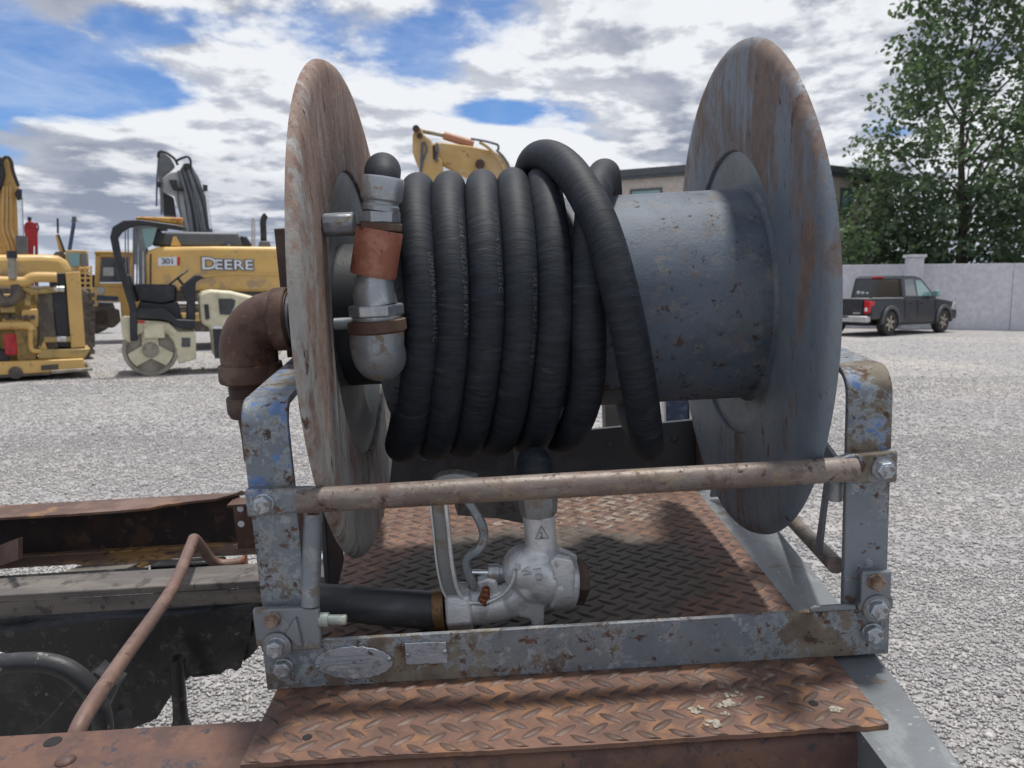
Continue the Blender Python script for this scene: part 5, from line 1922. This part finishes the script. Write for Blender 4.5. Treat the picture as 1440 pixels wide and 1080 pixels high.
D = 30.0
ROT = math.atan2(100 - 720, FPX)
lp = thing('work_light_mast', 'thin leaning blue mast with a square lamp head behind the loader', 'light mast', (at(96, 410, D).x, D, 0))
b = MB()
b.tube([at(90, 410, D), at(98, 350, D), at(104, 313, D)], .06, 10)
b.build('mast', 'blue_panel', lp, smooth=50)
PB(lp, 'lamp_head', [(101, 304), (107.5, 304), (107.5, 312), (101, 312)], D, .25, 'hood_grey')
b = MB()
b.cyl(at(99, 310.5, D + .1), at(110, 310.5, D + .1), .03, 8)
b.build('crossarm', 'steel_light', lp, smooth=40)

# ---- tracked yellow machine behind the roller
D = 22.0
ROT = math.atan2(160 - 720, FPX)
dz = thing('bulldozer', 'yellow tracked bulldozer with square cab seen through the roller roll bar', 'bulldozer', (at(160, 455, D).x, D, 0))
b = MB()
for pts in ([(133, 404), (134, 356), (141, 356), (139, 404)], [(134, 361), (134, 355), (190, 356), (190, 361)], [(183, 404), (183, 358), (189, 358), (189, 404)], [(134, 404), (134, 398), (190, 398), (190, 404)]):
    b.prism(poly(pts, D), 'y', D, D + .1)
    b.prism(poly(pts, D), 'y', D + 1.3, D + 1.4)
b.prism(poly([(132, 356), (134, 353), (190, 354), (191, 357)], D), 'y', D - .05, D + 1.45)
dc = b.build('cab', 'yellow', dz, bevel=.015)
PB(dc, 'window', [(142, 362), (182, 362), (182, 397), (140, 397)], D + .05, .02, 'glass_dark', bevel=0)
PB(dc, 'reflection_panel', [(145, 376), (160, 376), (160, 388), (145, 388)], D + .035, .012, 'steel_light', bevel=0)
PB(dz, 'body', [(128, 404), (190, 404), (210, 406), (210, 450), (172, 450), (170, 425), (128, 424)], D - .02, 1.8, 'yellow', bevel=.03)
PB(dz, 'side_stripe', [(136, 415), (166, 417), (166, 423), (136, 422)], D - .03, .01, 'blue_panel', bevel=0)
PB(dz, 'side_stripe', [(136, 424), (166, 424.5), (166, 426), (136, 425.5)], D - .03, .01, 'white_paint', bevel=0)
PB(dz, 'push_arm', [(112, 425), (136, 422), (138, 427), (138, 431), (112, 432)], D - .1, .25, 'yellow_pale')
tk = PB(dz, 'track', [(114, 438), (120, 433), (150, 431), (168, 436), (170, 452), (160, 461), (124, 461), (114, 455)], D - .1, .55, 'track', bevel=.03)
for k in range(5):
    PB(tk, 'track_shoe', [(117, 438 + 4.4 * k), (150, 437 + 4.4 * k), (150, 439.6 + 4.4 * k), (117, 440.6 + 4.4 * k)], D - .13, .03, 'rust_dark', bevel=0)
PB(dz, 'white_toolbox', [(136, 404), (148, 404), (147, 414), (137, 414)], D - .04, .03, 'steel_light')

# ---- middle excavator whose boom shows over the hose
D = 20.0
ROT = math.atan2(660 - 720, FPX)
ex3 = thing('excavator', 'pale yellow excavator whose bent boom and salmon cylinder rise above the hose coils', 'excavator', (at(720, 450, D).x, D, 0))
bm_ = PB(ex3, 'boom', [(600, 202), (622, 200), (660, 205), (690, 211), (704, 217), (716, 228), (722, 250), (752, 356), (722, 356), (705, 270), (697, 252), (678, 246), (666, 250), (655, 247), (640, 240), (622.5, 230), (612, 226), (604, 222)], D, .5, 'yellow_pale', bevel=.03)
PB(ex3, 'arm', [(580, 190), (584, 181), (592, 179), (596, 189), (607, 198), (612, 216), (621, 225), (624, 246), (630, 300), (606, 300), (600, 258), (592, 244), (584, 226), (580, 214)], D - .08, .66, 'yellow_pale', bevel=.03)
b = MB()
b.cyl(at(591, 183.5, D + .2), at(625, 190.5, D + .2), .055, 12)
b.build('cylinder_rod', 'drum_steel', ex3, smooth=50)
b = MB()
b.cyl(at(624, 190.5, D + .2), at(666, 203, D + .2), .105, 16)
b.build('cylinder_barrel', 'salmon', ex3, smooth=50)
b = MB()
b.cyl(at(585, 181, D - .2), at(585, 181, D + .7), .09, 14)
b.cyl(at(590, 191, D - .2), at(590, 191, D + .7), .07, 14)
b.cyl(at(675, 231, D - .15), at(675, 231, D + .6), .12, 14)
b.build('pivot_pin', 'rust_dark', ex3, smooth=40)
for ctrlp, r_ in ((((662, 195), (680, 198), (692, 201), (700, 204), (701, 211)), .03), (((594, 200), (593, 215), (592, 235), (589, 250)), .03), (((597, 199), (600, 210), (595, 225), (592, 240)), .022), (((674, 200), (684, 206), (693, 214), (700, 222)), .035), (((690, 212), (702, 224), (710, 240), (716, 262)), .035), (((698, 211), (709, 222), (716, 236), (722, 256)), .03), (((614, 201), (616, 212), (613, 228)), .028)):
    b = MB()
    b.tube(cr([at(*p_, D - .12) for p_ in ctrlp], 5), r_, 8)
    b.build('hydraulic_line', 'hood_grey' if r_ < .031 else 'yellow_pale', ex3, smooth=60)
PB(ex3, 'rust_patch', [(608, 205), (612, 204), (616, 226), (609, 224)], D - .095, .01, 'rust_dark', bevel=0)
PB(ex3, 'house', [(640, 345), (860, 345), (870, 360), (870, 415), (640, 415)], D + .2, 2.6, 'yellow', bevel=.08)
PB(ex3, 'turntable', [(690, 414), (820, 414), (820, 428), (690, 428)], D + .6, 1.6, 'track')
PB(ex3, 'track', [(620, 440), (636, 425), (850, 425), (866, 440), (866, 460), (620, 460)], D, 3.0, 'track', bevel=.05)

ROT = 0.0
# ---- pickup truck
RW, FW = at(1246.5, 472, 23.0), at(1322.5, 466, 24.9)
RW.z = FW.z = 0
hd = (FW - RW).normalized()
WB = 3.2
pk = thing('pickup_truck', 'dark grey double cab pickup parked by the boundary wall', 'pickup truck', (0, 0, 0))
yaw_ = math.atan2(hd.y, hd.x)
mid = (RW + FW) / 2
lft_ = Vector((-hd.y, hd.x, 0))
orig = mid + lft_ * .83
pk.matrix_world = Matrix.Translation((orig.x, orig.y, 0)) @ Matrix.Rotation(yaw_, 4, 'Z')
# local axes: x forward, y left; the near side is y = -.92


def car_prism(pts, y0, y1, taper=0.0, z0=1.0, z1=1.8):
    b = MB()
    vs = []
    for y in (y0, y1):
        for x, z in pts:
            t = max(0, min(1, (z - z0) / (z1 - z0))) * taper
            yy = y * (1 - t)
            vs.append((x, yy, z))
    n = len(pts)
    b.add(vs, [tuple(range(n)), tuple(range(2 * n - 1, n - 1, -1))] + [(i, (i + 1) % n, n + (i + 1) % n, n + i) for i in range(n)])
    return b


def arch(cx, r=.43, zc=.37):
    return [(cx + r * math.cos(R(a)), zc + r * math.sin(R(a))) for a in range(170, 9, -16)]


low = [(-2.62, .50), (-2.62, .62), (-2.66, .98), (-2.64, 1.10), (-1.0, 1.10), (1.15, 1.09), (1.75, 1.04), (2.25, .98), (2.42, .86), (2.46, .60), (2.42, .42)] + arch(1.6)[::-1] + [(1.1, .36), (-1.1, .36)] + arch(-1.6)[::-1] + [(-2.1, .50)]
b = car_prism(low, -.91, .91, .03, .8, 1.1)
bdy = b.build('body', 'truck_paint', pk, smooth=30, bevel=.035, segs=3)
cabp_ = [(-.82, 1.09), (-.80, 1.70), (-.62, 1.77), (.10, 1.77), (.42, 1.70), (1.05, 1.25), (1.25, 1.09)]
b = car_prism(cabp_, -.86, .86, .17)
b.build('cab', 'truck_paint', pk, smooth=30, bevel=.03, segs=3)
def side_win(pts, s=-1, off=.006):
    b = MB()
    vs = []
    for x, z in pts:
        t = max(0, min(1, (z - 1.0) / .8)) * .17
        y = .86 * (1 - t)
        vs.append((x, s * (y + off), z))
    for x, z in pts:
        t = max(0, min(1, (z - 1.0) / .8)) * .17
        vs.append((x, s * (.86 * (1 - t) - .03), z))
    n = len(pts)
    b.add(vs, [tuple(range(n)), tuple(range(2 * n - 1, n - 1, -1))] + [(i, (i + 1) % n, n + (i + 1) % n, n + i) for i in range(n)])
    return b


for s_ in (-1, 1):
    side_win([(-.66, 1.17), (-.62, 1.66), (-.10, 1.68), (-.02, 1.17)], s_).build('window', 'glass_grey', pk, smooth=0)
    side_win([(.06, 1.17), (.02, 1.66), (.34, 1.64), (.90, 1.24), (.92, 1.17)], s_).build('window', 'glass_teal', pk, smooth=0)
# rear glass follows the sloped back of the canopy
b = MB()
vs = [(-.830, -.74, 1.13), (-.830, .74, 1.13), (-.812, .66, 1.66), (-.812, -.66, 1.66)]
b.add(vs + [(v[0] + .03, v[1], v[2]) for v in vs], [(0, 1, 2, 3), (7, 6, 5, 4), (0, 1, 5, 4), (1, 2, 6, 5), (2, 3, 7, 6), (3, 0, 4, 7)])
rg_ = b.build('rear_window', 'glass_dark', pk, smooth=0)
b = MB()
for yy_, ww, hh in ((-.02, .10, .07), (.12, .10, .09), (-.16, .08, .05)):
    y0 = .40 + yy_
    b.add([(-.836, y0, 1.23), (-.836, y0 + ww, 1.23), (-.833, y0 + ww, 1.23 + hh), (-.833, y0, 1.23 + hh)], [(0, 1, 2, 3)])
b.build('window_sticker', 'white_paint', rg_, smooth=0)
b = MB()
b.box(-2.675, -2.655, -.86, .86, 1.085, 1.115)
b.box(-2.60, -.9, -.905, -.86, 1.095, 1.125)
b.build('bed_rail', 'silver', pk, bevel=.008)
b = MB()
b.box(-2.58, -.87, -.80, .80, 1.101, 1.106)
b.build('load_bed_shade', 'dark', pk)  # flat black sheet painted in for the shaded hollow of the bed
b = MB()
b.box(-2.685, -2.668, -.66, .66, .60, 1.05)
tg = b.build('tailgate', 'black_paint', pk, bevel=.02)
for s_ in (-1, 1):
    b = MB()
    b.prism([(s_ * .70, .66), (s_ * .88, .70), (s_ * .90, 1.02), (s_ * .72, 1.05)], 'x', -2.70, -2.45)
    tl = b.build('tail_light', 'tail', pk, bevel=.015)
    b = MB()
    b.box(-2.706, -2.69, min(s_ * .74, s_ * .82), max(s_ * .74, s_ * .82), .74, .84)
    b.build('reverse_lamp', 'white_paint', tl)
b = MB()
b.box(-.84, -.76, -.17, .17, 1.70, 1.745)
b.build('brake_light', 'tail', pk, bevel=.01)
b = MB()
b.box(-2.82, -2.60, -.88, .88, .42, .60)
b.build('bumper', 'silver', pk, bevel=.03)
b = MB()
b.box(-2.84, -2.825, -.30, .30, .55, .595)
b.box(-2.68, -2.66, -.05, .05, .40, .42)
b.build('bumper_step', 'black_paint', pk)
b = MB()
b.box(-2.694, -2.687, -.60, -.38, .66, .70)
b.build('tailgate_badge', 'silver', pk)
for cx_ in (-1.6, 1.6):
    for s_ in (-1, 1):
        b = MB()
        outer_ = [(cx_ + .52 * math.cos(R(a)), .37 + .53 * math.sin(R(a))) for a in range(184, -5, -12)]
        inner_ = [(cx_ + .42 * math.cos(R(a)), .37 + .42 * math.sin(R(a))) for a in range(-4, 185, 12)]
        b.prism(outer_ + inner_, 'y', s_ * .86, s_ * .965)
        b.build('wheel_arch_flare', 'flare', pk, smooth=30, bevel=.02)
        b = MB()
        b.lathe([(-.12, .25), (-.125, .34), (-.09, .375), (.09, .375), (.125, .34), (.12, .25), (.10, .22), (-.10, .22)], (cx_, s_ * .80, .375), (0, 1, 0), n=40, closed=True)
        wh = b.build('wheel', 'tyre', pk, smooth=40)
        b = MB()
        b.lathe([(.10 * s_, .01), (.10 * s_, .055), (.085 * s_, .06), (.05 * s_, .20), (.105 * s_, .225), (.118 * s_, .235), (.118 * s_, .245), (.0, .245), (.0, .01)], (cx_, s_ * .80, .375), (0, 1, 0), n=40, closed=True)
        b.build('rim', 'rust_dark', wh, smooth=30)
        b = MB()
        for k in range(6):
            a_ = k * math.pi / 3 + .3
            ca, sa = math.cos(a_), math.sin(a_)
            pts = [(.04, -.045), (.23, -.035), (.23, .035), (.04, .045)]
            b.prism([(cx_ + u * ca - w * sa, .375 + u * sa + w * ca) for u, w in pts], 'y', s_ * .885, s_ * .917)
        b.build('rim_spokes', 'rim', wh, bevel=.008)
for s_ in (-1, 1):
    b = MB()
    b.obox((.88, s_ * .98, 1.24), .12, .20, .19, (0, 0, s_ * .2))
    b.build('mirror', 'truck_paint' if s_ > 0 else 'glass_teal', pk, bevel=.03)
    b = MB()
    b.prism([(2.05, .74), (2.42, .72), (2.40, .90), (2.20, .97)], 'y', s_ * .78, s_ * .935)
    b.build('headlight', 'steel_light', pk, bevel=.02)
    for xd in (-.05, -.80, 1.05):
        b = MB()
        b.box(xd - .006, xd + .006, min(s_ * .905, s_ * .915), max(s_ * .905, s_ * .915), .48, 1.07)
        b.build('door_gap', 'dark', pk, smooth=0)
    for xd in (-.25, .82):
        b = MB()
        b.box(xd - .22 if xd < 0 else xd - .62, xd - .06 if xd < 0 else xd - .46, min(s_ * .905, s_ * .935), max(s_ * .905, s_ * .935), .93, .965)
        b.build('door_handle', 'truck_paint', pk, bevel=.008)
b = MB()
b.box(-1.1, 1.1, -.90, -.82, .30, .36)
b.box(-1.1, 1.1, .82, .90, .30, .36)
b.box(-2.3, 2.2, -.6, .6, .30, .45)
b.build('underbody', 'black_paint', pk, bevel=.02)

# ---- boundary wall with gate pillar
w0, w1 = at(960, 466, 30.0), at(1700, 474, 24.5)
wd = Vector((w1.x - w0.x, w1.y - w0.y, 0))
wl_ = thing('boundary_wall', 'long pale lilac rendered boundary wall behind the pickup', 'wall', (w0.x, w0.y, 0))


def wall_top():
    return at(1380, 370.5, 26.6).z


WT = wall_top()
nrm = Vector((-wd.y, wd.x, 0)).normalized() * .2
npan = 6
for i in range(npan):
    a_ = Vector((w0.x, w0.y, 0)) + wd * (i / npan)
    b_ = Vector((w0.x, w0.y, 0)) + wd * ((i + 1) / npan) - wd.normalized() * .012
    b = MB()
    vs = [a_, b_, b_ + nrm, a_ + nrm]
    b.add([v.to_tuple() for v in vs] + [(v.x, v.y, WT) for v in vs], [(0, 1, 2, 3), (4, 5, 6, 7), (0, 1, 5, 4), (1, 2, 6, 5), (2, 3, 7, 6), (3, 0, 4, 7)])
    b.build('wall_panel', 'wall_paint', wl_, bevel=.01)
pil = thing('gate_pillar', 'square lilac rendered pillar with a flat cap standing above the wall', 'pillar', (0, 0, 0))
pc = at(1283.5, 410, 27.2)
b = MB()
b.box(pc.x - .22, pc.x + .22, pc.y - .22, pc.y + .22, 0, at(0, 362, 27.0).z)
b.build('pillar_shaft', 'wall_paint', pil, bevel=.01)
b = MB()
b.box(pc.x - .28, pc.x + .28, pc.y - .28, pc.y + .28, at(0, 361.9, 27.0).z, at(0, 358, 27.0).z)
b.build('pillar_cap', 'wall_paint', pil, bevel=.01)

# ---- house
hs = thing('house', 'beige flat roofed two storey house with charcoal fascia behind the tree', 'house', (10, 34, 0))
c1, c2, c3 = at(838, 410, 36.5), at(1075, 410, 32.8), at(1262, 410, 37.0)
RT = at(1075, 222, 32.8).z
c4 = Vector((c1.x + (c3.x - c2.x), c1.y + (c3.y - c2.y), 0))
base = [Vector((c.x, c.y, 0)) for c in (c1, c2, c3)] + [Vector((c4.x, c4.y, 0))]
cen = sum(base, Vector()) / 4


def ring_poly(scale):
    return [cen + (p - cen) * scale for p in base]


def extr(b, pts, z0, z1):
    n = len(pts)
    b.add([(p.x, p.y, z0) for p in pts] + [(p.x, p.y, z1) for p in pts], [tuple(range(n)), tuple(range(n, 2 * n))] + [(i, (i + 1) % n, n + (i + 1) % n, n + i) for i in range(n)])


b = MB()
extr(b, ring_poly(.93), 0, RT - .42)
hw = b.build('wall', 'house_wall', hs)
b = MB()
extr(b, ring_poly(1.0), RT - .30, RT)
extr(b, ring_poly(.985), RT - .42, RT - .301)
b.build('roof', 'fascia', hs)
# window on the left-hand face
rp = ring_poly(.93)
fdir = (rp[1] - rp[0]).normalized()
fn_ = Vector((fdir.y, -fdir.x, 0))
if fn_.y > 0:
    fn_ = -fn_


def house_window(px0, px1, py0, hgt, face=0):
    A, B = (rp[0], rp[1]) if face == 0 else (rp[1], rp[2])
    d_ = (B - A).normalized()
    nn = Vector((d_.y, -d_.x, 0))
    if nn.y > 0:
        nn = -nn

    def hit(px_):
        r_ = at(px_, 300, 1.0) - Vector((0, 0, H))
        den = r_.x * d_.y - r_.y * d_.x
        t = (A.x * d_.y - A.y * d_.x) / den
        return Vector((r_.x * t, r_.y * t, 0))
    P0, P1 = hit(px0), hit(px1)
    zt = at((px0 + px1) / 2, py0, (P0.y + P1.y) / 2).z
    z0 = zt - hgt

    def quad(b, P, Q, za, zb, o1, o2):
        vs = [P + nn * o1, Q + nn * o1, Q + nn * o2, P + nn * o2]
        b.add([(v.x, v.y, za) for v in vs] + [(v.x, v.y, zb) for v in vs], [(0, 1, 2, 3), (4, 5, 6, 7), (0, 1, 5, 4), (1, 2, 6, 5), (2, 3, 7, 6), (3, 0, 4, 7)])
    b = MB()
    u = (P1 - P0).normalized() * .08
    quad(b, P0 - u, P1 + u, zt, zt + .09, .05, -.02)
    quad(b, P0 - u, P1 + u, z0 - .09, z0, .05, -.02)
    quad(b, P0 - u, P0, z0, zt, .05, -.02)
    quad(b, P1, P1 + u, z0, zt, .05, -.02)
    m_ = (P0 + P1) / 2
    fr2 = b.build('window', 'fascia', hs)
    b = MB()
    quad(b, P0, P1, z0, zt, .012, -.01)
    b.build('pane', 'glass_teal', fr2)


house_window(888, 928, 268, 1.3)
house_window(965, 1010, 268, 1.3)
house_window(1182, 1196, 268, 1.0, 1)
house_window(890, 930, 330, 1.5)


# ---- trees
def tree(label, base_, height, rad, nclump, nleaf, leaf, seed, envelope, group=None):
    rnd = np.random.default_rng(seed)
    t = thing('broadleaf_tree', label, 'tree', base_, group)
    b = MB()
    B0 = Vector(base_)
    trunk = cr([B0, B0 + Vector((.1, 0, height * .22)), B0 + Vector((-.15, .1, height * .5)), B0 + Vector((.1, 0, height * .85))], 6)
    b.tube(trunk, [max(.04, .26 * (1 - i / len(trunk))) for i in range(len(trunk))], 12)
    b.build('trunk', 'bark', t, smooth=60)
    centers = []
    tries = 0
    while len(centers) < nclump and tries < 40000:
        tries += 1
        z = .1 + .9 * rnd.random() ** 1.25
        r = envelope(z) * rad
        a = rnd.uniform(0, 2 * np.pi)
        d = r * rnd.uniform(.15, 1) ** .5
        lob = 1 + .22 * math.sin(3 * a + 5 * z) + .15 * math.sin(5 * a - 9 * z)
        c = Vector((math.cos(a) * d * lob, math.sin(a) * d * lob, z * height))
        if base_[1] + c.y < 28.2 and c.z < 3.2:
            continue
        if all((c - o).length > (.42 if c.z < height * .45 else .5) for o in centers[-300:]):
            centers.append(c)
    for i, c in enumerate(centers):
        if i % 11 == 0:
            k = int(min(len(trunk) - 2, max(2, (c.z / height - .12) / .85 * len(trunk))))
            p0 = trunk[k]
            p1 = B0 + c
            midp = p0.lerp(p1, .55) + Vector((0, 0, .25))
            b = MB()
            b.tube(cr([p0, midp, p1], 3), [.05, .045, .04, .035, .03, .02, .012], 6)
            b.build('branch', 'bark', t, smooth=60)
    # leaves: folded six-sided blades
    V, F = [], []
    shape = np.array([(0, 0, 0), (.34, .30, .06), (.30, .72, .05), (0, 1.0, -.05), (-.30, .72, .05), (-.34, .30, .06)])
    n_tot = 0
    for c in centers:
        cr_ = rnd.uniform(.42, .85)
        m = int(nleaf * cr_ * rnd.uniform(.7, 1.2))
        u = rnd.normal(0, 1, (m, 3))
        u /= np.linalg.norm(u, axis=1)[:, None]
        rr = cr_ * rnd.uniform(.25, 1.0, m) ** .6
        pos = u * rr[:, None] * np.array([1, 1, .72]) + np.array(c) + np.array(base_)
        for j in range(m):
            yawl, pit, ro = rnd.uniform(0, 6.28), rnd.normal(-.6, .5), rnd.normal(0, .5)
            mt = Euler((pit, ro, yawl)).to_matrix()
            mt = np.array(mt)
            s = leaf * rnd.uniform(.65, 1.25)
            P = shape * s @ mt.T + pos[j]
            o_ = n_tot * 6
            V.append(P)
            F += [(o_, o_ + 1, o_ + 2, o_ + 3), (o_, o_ + 3, o_ + 4, o_ + 5)]
            n_tot += 1
    V = np.concatenate(V)
    V -= np.array(base_)
    me = bpy.data.meshes.new('crown')
    me.from_pydata(V.tolist(), [], F)
    me.materials.append(M['leaf'])
    o = bpy.data.objects.new('crown', me)
    C.objects.link(o)
    o.parent = t
    return t


TB = at(1345, 410, 32.0)
tree('tall dark green broadleaf tree towering behind the boundary wall', (TB.x, TB.y, 0), 15.6, 5.0, 620, 54, .22, 11,
     lambda z: (1.0 if z < .34 else max(0.16, 1 - (z - .34) * 1.18)))
TB2 = at(1500, 410, 34.0)
tree('second broadleaf tree at the right edge behind the wall with upper branches out of frame', (TB2.x, TB2.y, 0), 15.5, 3.4, 200, 50, .22, 23,
     lambda z: (.9 if z < .5 else .9 * max(.3, 1 - (z - .5) * 1.1)))
TB3 = at(1225, 410, 30.5)
tree('low bushy tree filling the gap between house and wall left of the pillar', (TB3.x, TB3.y, 0), 3.9, 2.0, 60, 60, .2, 31,
     lambda z: max(.4, 1 - abs(z - .5)))
TB4 = at(1352, 410, 30.2)
tree('dense broadleaf shrub hiding the trunk of the tall tree right of the pillar', (TB4.x, TB4.y, 0), 5.6, 3.0, 170, 62, .2, 47,
     lambda z: max(.5, 1 - abs(z - .45) * .9))
